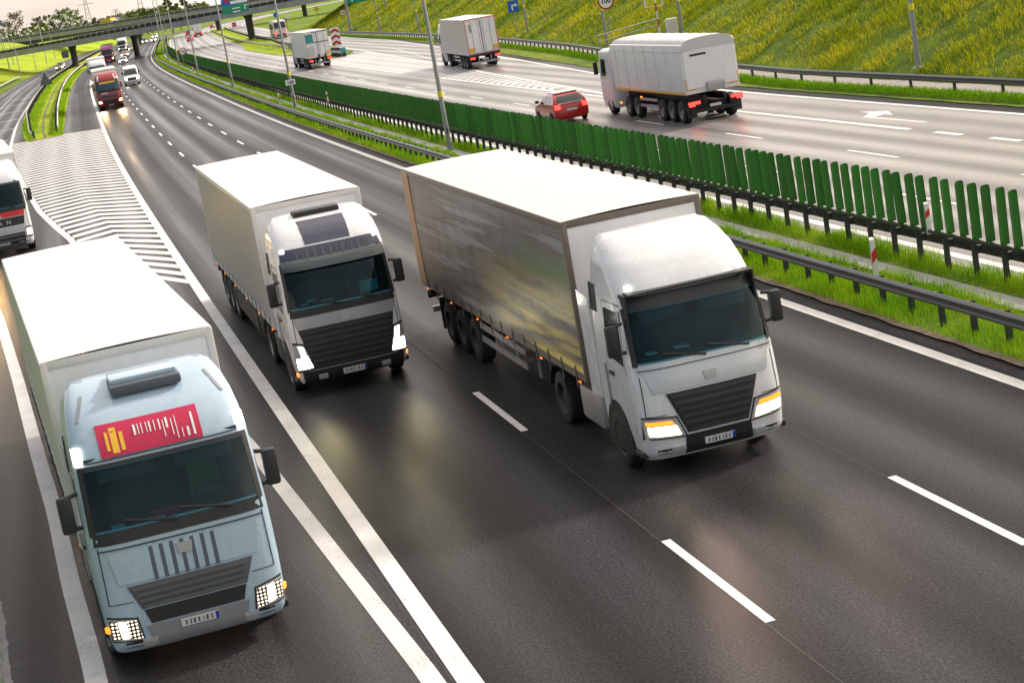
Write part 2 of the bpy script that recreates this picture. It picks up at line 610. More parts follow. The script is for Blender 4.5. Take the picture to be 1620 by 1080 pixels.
# thin veil of warm high cloud over the blue
tcw = N(nt, 'ShaderNodeTexCoord').outputs['Generated']
cl = noise(nt, mapping(nt, tcw, (1, 1, 3.5)), 2.3, 5, .6)
clr = ramp(nt, cl.outputs[0], [(.30, .45), (.62, .85)])
# the cloud is brightest towards the low sun and duller on the opposite side
dotn = N(nt, 'ShaderNodeVectorMath', operation='DOT_PRODUCT')
nt.links.new(tcw, dotn.inputs[0])
dotn.inputs[1].default_value = (math.sin(SUN_AZ) * math.cos(SUN_EL), math.cos(SUN_AZ) * math.cos(SUN_EL), math.sin(SUN_EL))
glow = ramp(nt, math_(nt, 'ADD', math_(nt, 'MULTIPLY', dotn.outputs['Value'], .5), .5), [(.12, (2.2, 2.6, 3.3)), (.45, (4.6, 4.8, 5.2)), (.66, (12.2, 11.9, 11.6)), (.95, (22, 19, 15.5))])
# and the haze layer glows along the horizon
sepw = N(nt, 'ShaderNodeSeparateXYZ')
nt.links.new(tcw, sepw.inputs[0])
hz = ramp(nt, sepw.outputs[2], [(0.0, (1.34, 1.18, 1.06)), (.03, (1.36, 1.21, 1.10)), (.07, (2.3, 2.15, 2.03)), (.13, (1.6, 1.53, 1.48)), (.28, .95), (.7, .85)])
cloudy = mix(nt, clr.outputs[0], sky.outputs[0], glow.outputs[0])
veil = mix(nt, 1.0, cloudy, hz.outputs[0], 'MULTIPLY')
nt.links.new(veil, bg.inputs['Color'])
bg.inputs['Strength'].default_value = .10
sd = bpy.data.lights.new('sun', 'SUN')
sd.energy = 3.6
sd.angle = math.radians(7)
sd.color = (1, .91, .80)
sun = bpy.data.objects.new('sun', sd)
COL.objects.link(sun)
_sv = Vector((math.sin(SUN_AZ) * math.cos(SUN_EL), math.cos(SUN_AZ) * math.cos(SUN_EL), math.sin(SUN_EL)))
sun.rotation_euler = _sv.to_track_quat('Z', 'Y').to_euler()
SC.view_settings.view_transform = 'Standard'
SC.view_settings.look = 'None'
SC.view_settings.exposure = .4
SC.view_settings.gamma = 1
try:
    SC.cycles.use_denoising = True
    SC.cycles.max_bounces = 6
    SC.cycles.transparent_max_bounces = 8
    SC.cycles.caustics_reflective = False
    SC.cycles.caustics_refractive = False
except Exception:
    pass

# ------------------------------------------------------------------ ground, roads, markings
def itp(xs, ys):
    return lambda s: float(np.interp(s, xs, ys))

def cst(v):
    return lambda s: v

def strip(name, mat, fl, fr, s0, s1, z, step=2.0, cols=6, kind='structure', zf=None):
    ss = np.arange(s0, s1 + 1e-6, step)
    vs, uvs = [], []
    for s in ss:
        a, b = fl(s), fr(s)
        for i in range(cols + 1):
            o = a + (b - a) * i / cols
            vs.append(rd(s, o, z if zf is None else zf(s, i / cols)))
            uvs.append((s, o))
    fs = []
    n = cols + 1
    for j in range(len(ss) - 1):
        for i in range(cols):
            fs.append((j * n + i, j * n + i + 1, (j + 1) * n + i + 1, (j + 1) * n + i))
    me = bpy.data.meshes.new(name)
    me.from_pydata(vs, [], fs)
    me.materials.append(MATS[mat])
    ul = me.uv_layers.new(name='road')
    for l in me.loops:
        ul.data[l.index].uv = uvs[l.vertex_index]
    me.polygons.foreach_set('use_smooth', [True] * len(me.polygons))
    o = bpy.data.objects.new(name, me)
    COL.objects.link(o)
    if kind:
        o['kind'] = kind
    return o

# one sheet of grassland to the horizon
g = MB()
xs = [-6000, -2500, -1000, -400, -150, -60, 0, 60, 150, 400, 1000, 2500, 6000]
ys = [-300, -50, 0, 50, 120, 250, 450, 800, 1400, 2500, 4500, 9000]
vs = [(x, y, -.08) for y in ys for x in xs]
fs = [(j * 13 + i, j * 13 + i + 1, (j + 1) * 13 + i + 1, (j + 1) * 13 + i) for j in range(len(ys) - 1) for i in range(12)]
g.add(vs, fs)
tag(g.build('ground', 'grass_ground'), kind='structure')

slipL = itp([-12, 0, 10, 20, 42, 64, 100, 150, 200, 320, 1000], [-5.0, -5.4, -5.85, -6.6, -7.9, -8.9, -11.2, -14, -15.6, -15.7, -15.7])
rampLn = itp([-12, 6.5, 10.5, 15.5, 20.5, 30.5, 42.5, 64, 100, 150, 200, 320], [-4.0, -4.51, -4.7, -4.87, -5.13, -5.6, -6.25, -7.7, -10.0, -12.9, -14.6, -15.0])
goreLn = itp([-12, 2.5, 17, 42, 63, 69.5, 79, 100, 136, 147.5, 174, 197, 600], [-.33, -.40, -.95, -2.35, -3.64, -4.2, -4.93, -6.0, -7.62, -7.9, -8.28, -8.4, -8.4])
oppOut = itp([-30, 65, 81, 99, 110, 136, 192, 230, 290, 330, 1000], [29.42, 29.45, 29.75, 31.05, 31.95, 33.95, 37.6, 39.7, 40.6, 40.9, 41.0])
gore2 = itp([82, 93, 124.5, 148, 175, 216, 240], [26.6, 27.33, 29.01, 30.39, 31.36, 33.31, 34.2])
railCo = itp([-30, 67, 90, 128, 163, 210, 246, 290, 360], [31.65, 31.7, 33.3, 37.0, 39.2, 40.9, 41.6, 41.9, 42.2])

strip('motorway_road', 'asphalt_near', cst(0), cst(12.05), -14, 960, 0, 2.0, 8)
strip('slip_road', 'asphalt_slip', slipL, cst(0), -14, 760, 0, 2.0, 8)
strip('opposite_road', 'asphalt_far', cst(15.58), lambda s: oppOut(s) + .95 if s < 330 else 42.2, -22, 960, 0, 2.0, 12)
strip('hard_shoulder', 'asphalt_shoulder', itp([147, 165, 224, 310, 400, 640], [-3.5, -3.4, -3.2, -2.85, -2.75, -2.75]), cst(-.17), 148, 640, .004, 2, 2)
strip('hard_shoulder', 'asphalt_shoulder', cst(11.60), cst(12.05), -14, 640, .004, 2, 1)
strip('hard_shoulder', 'asphalt_shoulder', lambda s: oppOut(s) + .14, lambda s: oppOut(s) + .95, -22, 330, .004, 2, 1)
strip('median_ground', 'grass_ground', cst(12.05), cst(15.58), -14, 900, .03, 3.0, 4)
strip('drain_channel', 'concrete_light', cst(14.12), cst(14.66), -10, 420, .05, 2.0, 2)
strip('road_edge_soil', 'soil', lambda s: 12.0 + .025 * math.sin(s * 3.7) + .02 * math.sin(s * 1.63), cst(12.22), -10, 200, .036, .5, 2)
strip('slip_edge_soil', 'concrete', lambda s: slipL(s) - .5, lambda s: slipL(s) + .08 + random.uniform(-.02, .02), -12, 160, .006, .15, 2)

# left verge and the island between the slip road and the motorway
islL = itp([147, 149, 155, 165, 178, 200, 250, 340, 500, 640], [-6.0, -6.6, -6.95, -7.4, -7.7, -7.95, -7.95, -8.0, -8.0, -8.0])
islR = itp([147, 165, 224, 310, 400, 500, 640], [-3.46, -3.35, -3.15, -2.8, -2.7, -2.7, -2.7])
strip('island_ground', 'grass_bright', islL, islR, 148, 640, .05, 3.0, 8, zf=lambda s, t: .05 + .12 * math.sin(PI * t) ** 2 * min(1, (s - 148) / 12))
strip('island_ditch', 'soil', lambda s: (islL(s) + islR(s)) / 2 - .05, lambda s: (islL(s) + islR(s)) / 2 + .12 + .1 * math.sin(s * .37) * math.sin(s * .11), 149, 330, -.24, 1.5, 2,
      zf=lambda s, t: .075 + .12 * min(1, (s - 148) / 12))
strip('left_verge', 'grass_ground', lambda s: slipL(s) - 40, lambda s: slipL(s) - .1, -12, 420, -.03, 3.0, 8)

# white paint
def line(B, f, s0, s1, wd, step=1.0, z=.005):
    ss = np.arange(s0, s1, step)
    ss = np.append(ss, s1)
    vs = []
    for s in ss:
        o = f(s)
        vs += [rd(s, o - wd / 2, z), rd(s, o + wd / 2, z)]
    B.add(vs, [(2 * i, 2 * i + 1, 2 * i + 3, 2 * i + 2) for i in range(len(ss) - 1)])

def dashes(B, f, starts, ln, wd):
    for s in starts:
        line(B, f, s, s + ln, wd, 1.0)

mk = MB()
line(mk, cst(0.0), -12, 760, .30)
line(mk, cst(11.43), -12, 900, .28)
# D dashes: 4 m paint, 8 m gap (starts at s 5.6 + 12 k); D2 likewise
dashes(mk, cst(3.77), np.arange(1.5 - 12, 760, 12), 4, .14)
dashes(mk, cst(7.52), np.arange(1.8 - 12, 760, 12), 4, .14)
tag(mk.build('lane_marking', 'road_paint', fix=False), kind='structure')

mk = MB()
line(mk, rampLn, -12, 300, .30)
line(mk, goreLn, -12, 600, .28)
# herring-bone bars between the gore lines
def gbar(s, th):
    l, r = goreLn(s + 2.2) + .15, -.16
    k = (l + r) * .5
    pts = [(s + 2.0, l), (s + 3.3, k), (s, r)]
    vs = []
    for ss_, o in pts:
        vs += [rd(ss_, o, .005), rd(ss_ + th, o, .005)]
    mk.add(vs, [(0, 1, 3, 2), (2, 3, 5, 4)])
for s in np.arange(42.0, 146, 2.12):
    gbar(s, 1.12)
# cross bars of the painted wedge on the slip road further back
for s in (157, 178.7, 200.8, 224.5, 249, 272):
    mk.add([rd(s, -8.5, .005), rd(s + .7, -8.5, .005), rd(s - .8, rampLn(s) + 2.6, .005), rd(s - .1, rampLn(s) + 2.6, .005)], [(0, 1, 3, 2)])
line(mk, lambda s: rampLn(s) + 2.5, 150, 400, .14)
tag(mk.build('slip_marking', 'road_paint_worn', fix=False), kind='structure')

mk = MB()
line(mk, cst(16.15), -20, 900, .26)
dashes(mk, cst(19.5), np.arange(2.5 - 12, 800, 12), 4, .14)
dashes(mk, cst(22.78), np.arange(1.0 - 12, 800, 12), 4, .14)
line(mk, cst(26.12), 45, 320, .26)
line(mk, itp([320, 345, 376, 600, 960], [26.12, 26.2, 26.3, 26.3, 26.3]), 320, 900, .26)
dashes(mk, cst(26.12), np.arange(-17, 44.5, 4.0), 2.0, .26)
line(mk, gore2, 82, 240, .26)
line(mk, cst(26.42), 70, 82, .2)
line(mk, oppOut, -20, 960, .24)
# gore hatching between exit and main lanes
for s in np.arange(93, 205, 2.1):
    l, r = 26.26, gore2(s + 1.5) - .14
    if r - l < .3:
        continue
    mk.add([rd(s, l, .005), rd(s + 1.0, l, .005), rd(s + 1.4, (l + r) / 2, .005), rd(s + 2.4, (l + r) / 2, .005), rd(s + 1.2, r, .005), rd(s + 2.2, r, .005)],
           [(0, 1, 3, 2), (2, 3, 5, 4)])
exD = itp([130, 162.5, 201, 247, 320], [30.7, 31.93, 35.08, 37.4, 38.0])
dashes(mk, exD, np.arange(135, 320, 3.0), 1.5, .24)
# lane arrow (bent to the right) on the exit lane
def quad_so(pts):
    mk.add([rd(s, o, .005) for s, o in pts], [tuple(range(len(pts)))])
quad_so([(44, 27.18), (49.1, 27.08), (50.1, 27.8), (51.1, 27.8), (49.5, 28.34), (47.9, 27.8), (48.7, 27.8), (48.5, 27.26), (44, 27.33)])
tag(mk.build('opposite_marking', 'road_paint', fix=False), kind='structure')

# sealed cracks and construction seams in the asphalt
ck = MB()
def crack(pts, wd, z=.0045):
    vs = []
    for s, o in pts:
        vs += [rd(s, o - wd / 2, z), rd(s, o + wd / 2, z)]
    ck.add(vs, [(2 * i, 2 * i + 1, 2 * i + 3, 2 * i + 2) for i in range(len(pts) - 1)])
def wig(pts, amp, n=14):
    out = []
    for (s0, o0), (s1, o1) in zip(pts[:-1], pts[1:]):
        for i in range(n):
            t = i / n
            out.append((s0 + (s1 - s0) * t, o0 + (o1 - o0) * t + random.uniform(-amp, amp)))
    return out + [pts[-1]]
crack(wig([(30, -.80), (16, -.57), (12.5, -.47), (11.0, -.24), (10.5, -.41), (7, -.21), (3, -.19), (-6, -.16)], .008), .011)
crack(wig([(24, -1.7), (11, -1.32), (8.5, -1.28), (6, -1.13), (3, -1.02), (-6, -.85)], .01), .013)
crack(wig([(60, 3.72), (13.5, 3.72), (5.5, 3.70), (-8, 3.71)], .006, 40), .012)
crack(wig([(60, 7.44), (10, 7.46), (-8, 7.45)], .006, 40), .012)
tag(ck.build('crack_seal', 'seal', fix=False), kind='structure')

# embankment on the right, rising behind the outer guard rail
def toe(s):
    return railCo(s) + 1.55
def emb_z(s, d):
    z = np.interp(d, [-30, 0, 1.0, 18, 22, 80], [-.05, -.02, .22, 8.4, 9.0, 9.3])
    return float(z)
ss = np.arange(-24, 421, 3.0)
ds = [-1.2, -.5, 0, .5, 1, 1.8, 2.8, 4, 5.2, 6.4, 7.6, 9, 10.5, 12, 14, 16, 18, 20, 24, 40, 80]
vs, fs = [], []
for s in ss:
    for d in ds:
        bumpz = 0
        if d > 1:
            bumpz = .22 * math.sin(s * .31 + d * .8) * math.sin(s * .13 - d * .5) + random.uniform(-.07, .07)
        fade = min(1, max(0, (421 - s) / 40))
        vs.append(rd(s, toe(s) + d, emb_z(s, d) * fade + bumpz * fade))
nd = len(ds)
for j in range(len(ss) - 1):
    for i in range(nd - 1):
        fs.append((j * nd + i, j * nd + i + 1, (j + 1) * nd + i + 1, (j + 1) * nd + i))
B = MB()
B.add(vs, fs)
tag(B.build('embankment', 'grass_ground', smooth=60), kind='structure')
strip('gravel_ditch', 'gravel', lambda s: railCo(s) + .45, lambda s: toe(s) + .25 + .1 * math.sin(s), -22, 330, .05, 1.0, 2)
strip('outer_verge', 'grass_ground', lambda s: oppOut(s) + .9 + .05 * math.sin(s * 1.3), lambda s: railCo(s) + .5, -22, 330, .035, 1.5, 2)
strip('exit_verge', 'grass_bright', itp([320, 345, 380, 700], [26.9, 28.6, 29.4, 29.4]), itp([320, 345, 376, 700], [33.8, 34.3, 34.9, 35.1]), 250, 700, .04, 3, 4)

# grassy hill that carries the far bridge's approach on the left
ss = np.arange(424, 800, 8.0)
os_ = [-16.2, -18, -20, -23, -27, -32, -37, -42, -46, -49, -52, -60, -80, -120, -200]
vs, fs = [], []
for s in ss:
    for o in os_:
        z = np.interp(-o, [16, 19, 48, 54, 300], [0, .2, 8.2, 8.6, 8.7]) * np.interp(s, [424, 470, 1000], [0, 1, 1])
        vs.append(rd(s, o, float(z) - .04 + random.uniform(-.1, .1) * (o < -20)))
nd = len(os_)
for j in range(len(ss) - 1):
    for i in range(nd - 1):
        fs.append((j * nd + i, j * nd + i + 1, (j + 1) * nd + i + 1, (j + 1) * nd + i))
B = MB()
B.add(vs, fs)
tag(B.build('hill', 'grass_bright', smooth=60), kind='structure')

# ------------------------------------------------------------------ guard rails and the glare screen
WB = [(0, .49), (-.035, .51), (-.075, .545), (-.075, .575), (-.03, .61), (-.03, .65), (-.075, .685), (-.075, .715), (-.035, .75), (0, .77), (.006, .75), (-.026, .715), (-.026, .69), (.012, .655), (.012, .605), (-.026, .57), (-.026, .545), (.006, .51)]

def rail_path(f, s0, s1, step):
    out = []
    s = s0
    while s <= s1 + 1e-6:
        h = hd(s)
        out.append((rd(s, f(s), 0), (math.cos(h), -math.sin(h))))
        s += step
    return out

def rail(name, f, s0, s1, face, spacing, label, group, mat='steel_rail', postmat='steel_dark', step=2.0, near=100, anchor=None, hgt=.72, zoff=0.0):
    """face -1: the corrugated face looks to smaller o"""
    root = empty(name, rd(anchor if anchor is not None else s0, f(s0), 0), 0, label, 'guard rail', group)
    inv = Matrix.Translation(-Vector(root.location))
    B = MB()
    prof = [(a * (-face), z + zoff) for a, z in WB]
    B.sweep(prof, rail_path(f, s0, s1, step))
    # joints of the overlapping beam lengths
    s = s0 + 2
    while s < min(s1, 170):
        h = hd(s)
        B.sweep([(a * 1.09 - face * .004, z) for a, z in prof], rail_path(f, s, s + .32, .16))
        s += 4.0
    b = B.build('rail_beam', mat, root, smooth=40)
    b.matrix_local = inv
    P0 = MB()
    P0.box((0, 0, hgt / 2 - .03 + zoff / 2), (.12, .008, hgt + .06 + zoff))
    P0.box((.056, .03, hgt / 2 - .03 + zoff / 2), (.008, .055, hgt + .06 + zoff))
    P0.box((-.056, .03, hgt / 2 - .03 + zoff / 2), (.008, .055, hgt + .06 + zoff))
    P0.box((face * .045 * 2, .03, .63 + zoff), (.07, .1, .2))
    me0 = None
    rest = MB()
    n = 0
    s = s0 + .6
    while s < s1:
        sp = spacing(s)
        x, y, _ = rd(s, f(s) - face * .17, 0)
        if n < near:
            if me0 is None:
                po = P0.build('post', postmat, root)
                me0 = po
            else:
                po = me0.copy()
                COL.objects.link(po)
            po.parent = root
            po.matrix_local = inv @ (Matrix.Translation((x, y, 0)) @ Matrix.Rotation(-hd(s), 4, 'Z'))
        else:
            rest.box((x, y, hgt / 2), (.12, .05, hgt), rz=-hd(s))
        n += 1
        s += sp
    if rest.v:
        r = rest.build('post_row', postmat, root)
        r['kind'] = 'stuff'
        r.matrix_local = inv
    return root

rail('guard_rail', cst(12.42), 4, 640, -1, cst(1.33), 'dark steel guard rail along the grass edge right of the three near lanes', 'guard rails along the roads', step=2)
rail('guard_rail', lambda s: railCo(s), 30, 330, -1, lambda s: 4.0 if s < 90 else 2.0, 'grey guard rail at the foot of the right hand grass embankment', 'guard rails along the roads', step=2, near=100)
rail('guard_rail', itp([149, 153, 200, 250, 640], [-6.0, -6.3, -7.55, -7.6, -7.65]), 149, 640, -1, cst(2.0), 'pale guard rail on the slip road side of the grass island', 'guard rails along the roads', 'steel_light', step=2)
rail('guard_rail', itp([151, 154, 199, 640], [-3.78, -3.85, -4.1, -4.0]), 151, 640, 1, cst(2.0), 'pale guard rail on the motorway side of the grass island, beside the red truck', 'guard rails along the roads', 'steel_light', step=2)
rail('guard_rail', cst(-17.9), 230, 420, 1, cst(4.0), 'short pale guard rail on the left verge of the slip road', 'guard rails along the roads', 'steel_light', step=3, near=60)
rail('guard_rail', itp([230, 300, 345, 700], [30.5, 32.0, 33.9, 34.4]), 236, 640, -1, cst(2.0), 'curved guard rail between the exit road and the far motorway lanes', 'guard rails along the roads', 'steel_rail', step=3, near=60)
rail('guard_rail', itp([345, 376, 640], [30.0, 29.9, 29.9]), 250, 640, -1, cst(4.0), 'pale guard rail on the grass strip right of the far motorway lanes', 'guard rails along the roads', 'steel_light', step=3, near=60)

# median barrier with the green anti-glare slats
root = empty('glare_screen', rd(12, 15.3, 0), 0, 'long row of upright dark green anti-glare slats on a guard rail in the median', 'glare screen')
inv = Matrix.Translation(-Vector(root.location))
B = MB()
fB = cst(15.40)
B.sweep([(-a, z + .02) for a, z in WB], rail_path(fB, 4, 640, 2))
b = B.build('rail_beam', 'steel_dark', root, smooth=40)
b.matrix_local = inv
B = MB()
B.sweep([(-.03, .80), (.03, .80), (.03, .87), (-.03, .87)], rail_path(cst(15.24), 4, 640, 2))
b = B.build('slat_carrier', 'steel_dark', root)
b.matrix_local = inv
P0 = MB()
P0.box((0, 0, .37), (.12, .008, .80))
P0.box((.056, .03, .37), (.008, .055, .80))
P0.box((-.056, .03, .37), (.008, .055, .80))
P0.box((.12, .03, .66), (.12, .08, .18))
SL = MB()   # one slat: shallow curved blade with rounded top and a stiffening rib
nn = 7
prof = [(-.12 + .24 * i / (nn - 1), .028 * (1 - (2 * i / (nn - 1) - 1) ** 2)) for i in range(nn)]
rows = [(.88, 1), (1.3, 1), (1.8, 1), (2.03, 1), (2.08, .93), (2.105, .78), (2.115, .5)]
vs = []
for off in (0, -.018):
    for z, k in rows:
        for a, d in prof:
            vs.append((a * k, d + off, z))
fs = []
R_, Cn = len(rows), nn
for sd_ in (0, 1):
    b0 = sd_ * R_ * Cn
    for j in range(R_ - 1):
        for i in range(Cn - 1):
            fs.append((b0 + j * Cn + i, b0 + j * Cn + i + 1, b0 + (j + 1) * Cn + i + 1, b0 + (j + 1) * Cn + i))
for j in range(R_ - 1):
    for i in (0, Cn - 1):
        fs.append((j * Cn + i, (j + 1) * Cn + i, R_ * Cn + (j + 1) * Cn + i, R_ * Cn + j * Cn + i))
for i in range(Cn - 1):
    fs.append((i, i + 1, R_ * Cn + i + 1, R_ * Cn + i))
    t = (R_ - 1) * Cn
    fs.append((t + i, t + i + 1, R_ * Cn + t + i + 1, R_ * Cn + t + i))
SL.add(vs, fs)
SL.box((0, -.012, .86), (.07, .03, .12))
po0 = sl0 = None
restp, rests = MB(), MB()
for k, s in enumerate(np.arange(10.6, 560, 1.33)):
    M4 = Matrix.Translation(rd(s, 15.14, 0)) @ Matrix.Rotation(-hd(s), 4, 'Z')
    if k < 100:
        if po0 is None:
            po0 = po = P0.build('post', 'steel_dark', root)
        else:
            po = po0.copy()
            COL.objects.link(po)
        po.matrix_local = inv @ M4
    else:
        restp.box(tuple(M4.translation + Vector((0, 0, .37))), (.12, .05, .8), rz=-hd(s))
for k, s in enumerate(np.arange(9.5, 560, .60)):
    ang = -hd(s) + .18 + random.uniform(-.09, .09)
    M4 = Matrix.Translation(rd(s, 15.24, 0)) @ Matrix.Rotation(ang, 4, 'Z') @ Matrix.Rotation(random.uniform(-.022, .022), 4, 'Y') @ Matrix.Rotation(random.uniform(-.02, .02), 4, 'X')
    if k < 100:
        if sl0 is None:
            sl0 = so_ = SL.build('slat', 'slat_green', root, smooth=50)
        else:
            so_ = sl0.copy()
            COL.objects.link(so_)
        so_.matrix_local = inv @ M4
    else:
        b0 = len(rests.v)
        rests.add([M4 @ Vector(p) for p in ((-.11, 0, .88), (.11, 0, .88), (.11, 0, 2.06), (.08, 0, 2.11), (-.08, 0, 2.11), (-.11, 0, 2.06),
                                            (-.11, -.02, .88), (.11, -.02, .88), (.11, -.02, 2.06), (.08, -.02, 2.11), (-.08, -.02, 2.11), (-.11, -.02, 2.06))],
                  [(0, 1, 2, 3, 4, 5), (11, 10, 9, 8, 7, 6), (0, 6, 7, 1), (1, 7, 8, 2), (2, 8, 9, 3), (3, 9, 10, 4), (4, 10, 11, 5), (5, 11, 6, 0)])
r = restp.build('post_row', 'steel_dark', root); r['kind'] = 'stuff'; r.matrix_local = inv
r = rests.build('slat_row', 'slat_green', root); r['kind'] = 'stuff'; r.matrix_local = inv

# ------------------------------------------------------------------ lamp posts
def lamp_post(loc, rz, label, group, h=12.0, band=2.6, plate=False):
    root = empty('lamp_post', loc, rz, label, 'lamp post', group)
    B = MB()
    B.cyl((0, 0, 0), (0, 0, .5), .135, .13, 14)
    B.cyl((0, 0, .5), (0, 0, h), .12, .055, 14)
    B.box((0, 0, .02), (.42, .42, .05))
    B.build('pole', 'steel_pole', root, smooth=40)
    B = MB()
    B.cyl((0, 0, band), (0, 0, band + .28), .128, .126, 14)
    B.build('yellow_band', 'yellow_band', root, smooth=40)
    B = MB()
    B.box((0, -.118, 1.0), (.09, .02, .3))
    B.build('access_door', 'steel_rail', root)
    B = MB()
    B.cyl((0, 0, h - .02), (1.6, 0, h + .35), .045, .035, 8)
    B.build('arm', 'steel_pole', root, smooth=40)
    B = MB()
    B.rbox((1.95, 0, h + .42), (.75, .28, .11), .04)
    B.build('lamp_head', 'steel_rail', root, smooth=40)
    return root

lp0 = None
for k, (s, o) in enumerate([(68, 14.4), (121.5, 13.8), (176.5, 13.85), (234, 14.0), (285, 14.0), (340, 14.1), (394, 14.1), (447, 14.1)]):
    lab = '%s grey median lamp post, counting back from the big lorries' % ORD[k]
    rz = -hd(s)
    if lp0 is None:
        lp0 = lamp_post(rd(s, o, 0), rz, lab, 'lamp posts along the median')
    else:
        c = copy_tree(lp0)
        c.location = rd(s, o, 0); c.rotation_euler = (0, 0, rz); c['label'] = lab
right = [(59, 34.4, .55), (103, 38.4, 1.0), (123.5, 38.9, .5), (163.5, 42.3, .65), (179, 46.0, 2.0), (233.5, 44.0, .6), (269.5, 44.2, .5)]
rl = ['tall grey lamp post on the open embankment right of the tipper lorry', 'lamp post rising behind the white tipper truck\'s roof',
      'lamp post just left of the round 100 speed sign', 'lamp post on the slope right of the 80 speed sign',
      'lamp post half hidden behind the beige box truck\'s roof', 'lamp post on the embankment left of the box truck', 'lamp post on the embankment right of the green gantry sign\'s leg']
for (s, o, z), lab in zip(right, rl):
    c = copy_tree(lp0)
    c.location = rd(s, o, z - .1); c.rotation_euler = (0, 0, PI - hd(s)); c['label'] = lab; c['group'] = 'lamp posts on the right embankment'
leftl = [(467, -23.6), (521, -26.7), (492, -19.0), (580, -21.7), (617, -21.4), (440, -19.2), (545, -19.5)]
for k, (s, o) in enumerate(sorted(leftl)):
    c = copy_tree(lp0)
    z = float(np.interp(-o, [16, 19, 48, 54], [0, .2, 8.2, 8.6]) * np.interp(s, [424, 470, 1000], [0, 1, 1]))
    c.location = rd(s, o, z - .1); c.rotation_euler = (0, 0, -hd(s))
    c['label'] = '%s thin pale lamp post on the bright slope left of the slip road' % ORD[k]
    c['group'] = 'lamp posts on the left slope'

# ------------------------------------------------------------------ signs
def face(rz_s, extra=0.0):
    return -hd(rz_s) + extra

def disc(B, r, y, m, n=32, th=.01):
    vs = [(r * math.cos(2 * PI * i / n), y, r * math.sin(2 * PI * i / n)) for i in range(n)]
    vs2 = [(x, y + th, z) for x, _, z in vs]
    B.add(vs + vs2, [tuple(range(n)), tuple(range(2 * n - 1, n - 1, -1))] + [(i, (i + 1) % n, n + (i + 1) % n, n + i) for i in range(n)], m)

TXM = Matrix.Rotation(PI / 2, 4, 'X')

def speed_sign(s, o, zc, r, digits, label, posts=1, zg=0.0, ring='sign_red'):
    root = empty('speed_sign', rd(s, o, zg), -hd(s), label, 'road sign', 'round speed limit signs')
    B = MB()
    for dx in ([0] if posts == 1 else [-.22, .22]):
        B.cyl((dx, .05, -.2), (dx, .05, zc + r * .6), .032, n=8)
    B.build('post', 'steel_pole', root, smooth=40)
    B = MB()
    disc(B, r, 0, 0)
    disc(B, r * .80, -.006, 1)
    disc(B, r * .99, .012, 2, th=.006)
    p = B.build('sign_plate', [ring, 'sign_white', 'sign_back'], root)
    p.location = (0, 0, zc)
    t = text(digits, r * (1.0 if len(digits) == 2 else .82), 'lettering', 'sign_black', p, Matrix.Translation((0, -.012, 0)) @ TXM)
    return root

speed_sign(285, 15.0, 2.35, .62, '120', 'small round sign reading 120 with red rim on twin posts in the median', 2)
speed_sign(114, 36.6, 4.0, .62, '100', 'round speed sign reading 100 with red rim behind the white tipper truck', zg=.0)
s80 = speed_sign(152, 38.6, 5.0, .66, '80', 'round sign reading 80 with red rim above a blue arrow plate', zg=.0)
B = MB(); B.rbox((0, .01, 3.75), (1.05, .02, 1.05), .06)
bp = B.build('arrow_plate', 'sign_blue', s80)
B = MB()
B.box((-.12, -.012, 3.6), (.12, .012, .40)); B.box((.03, -.012, 3.84), (.36, .012, .12))
B.add([(.16, -.018, 3.66), (.16, -.018, 4.02), (.42, -.018, 3.84), (.16, -.006, 3.66), (.16, -.006, 4.02), (.42, -.006, 3.84)], [(0, 1, 2), (5, 4, 3), (0, 3, 4, 1), (1, 4, 5, 2), (2, 5, 3, 0)])
ap = B.build('arrow', 'sign_white', bp)
speed_sign(330, 46.5, 2.6, .55, '60', 'small round sign with red rim on the ramp left of the green sign\'s leg', zg=.6)
# kilometre plate on the lamp post
loc = Vector(rd(121.5, 13.8, 0))
root = empty('distance_plate', loc + Vector((0, -.13, 2.1)), -hd(121.5), 'white plate reading 160 fixed to a median lamp post', 'sign plate')
B = MB(); B.rbox((0, 0, 0), (.74, .02, .40), .03)
pl = B.build('plate', 'sign_white', root)
text('160', .34, 'lettering', 'sign_black', pl, Matrix.Translation((0, -.014, 0)) @ TXM)

def gantry_sign(name, loc, rz, w_, h_, zb, rows, label, legs=(-1, 1)):
    root = empty(name, loc, rz, label, 'road sign', 'large direction signs')
    for lx in legs:
        B = MB()
        B.cyl((lx, .25, -.3), (lx, .25, zb + h_), .16, .13, 12)
        B.box((lx, .25, .05), (.6, .6, .3))
        B.build('leg', 'steel_pole', root, smooth=40)
    B = MB(); B.box((0, .25, zb + h_ * .5), (w_ * .9, .1, .2)); B.box((0, .25, zb + h_ * .9), (w_ * .9, .1, .2))
    B.build('cross_beam', 'steel_pole', root)
    B = MB()
    for (x0, x1, z0, z1, m) in rows['panels']:
        B.box(((x0 + x1) / 2 * w_, 0, zb + (z0 + z1) / 2 * h_), ((x1 - x0) * w_, .06, (z1 - z0) * h_), m)
    p = B.build('sign_panel', rows['mats'], root)
    B = MB()
    for (x0, x1, z0, z1, m) in rows['marks']:
        B.box(((x0 + x1) / 2 * w_, -.036, zb + (z0 + z1) / 2 * h_), ((x1 - x0) * w_, .012, (z1 - z0) * h_), m)
    B.build('lettering', ['sign_white', 'sign_red'], p)
    return root
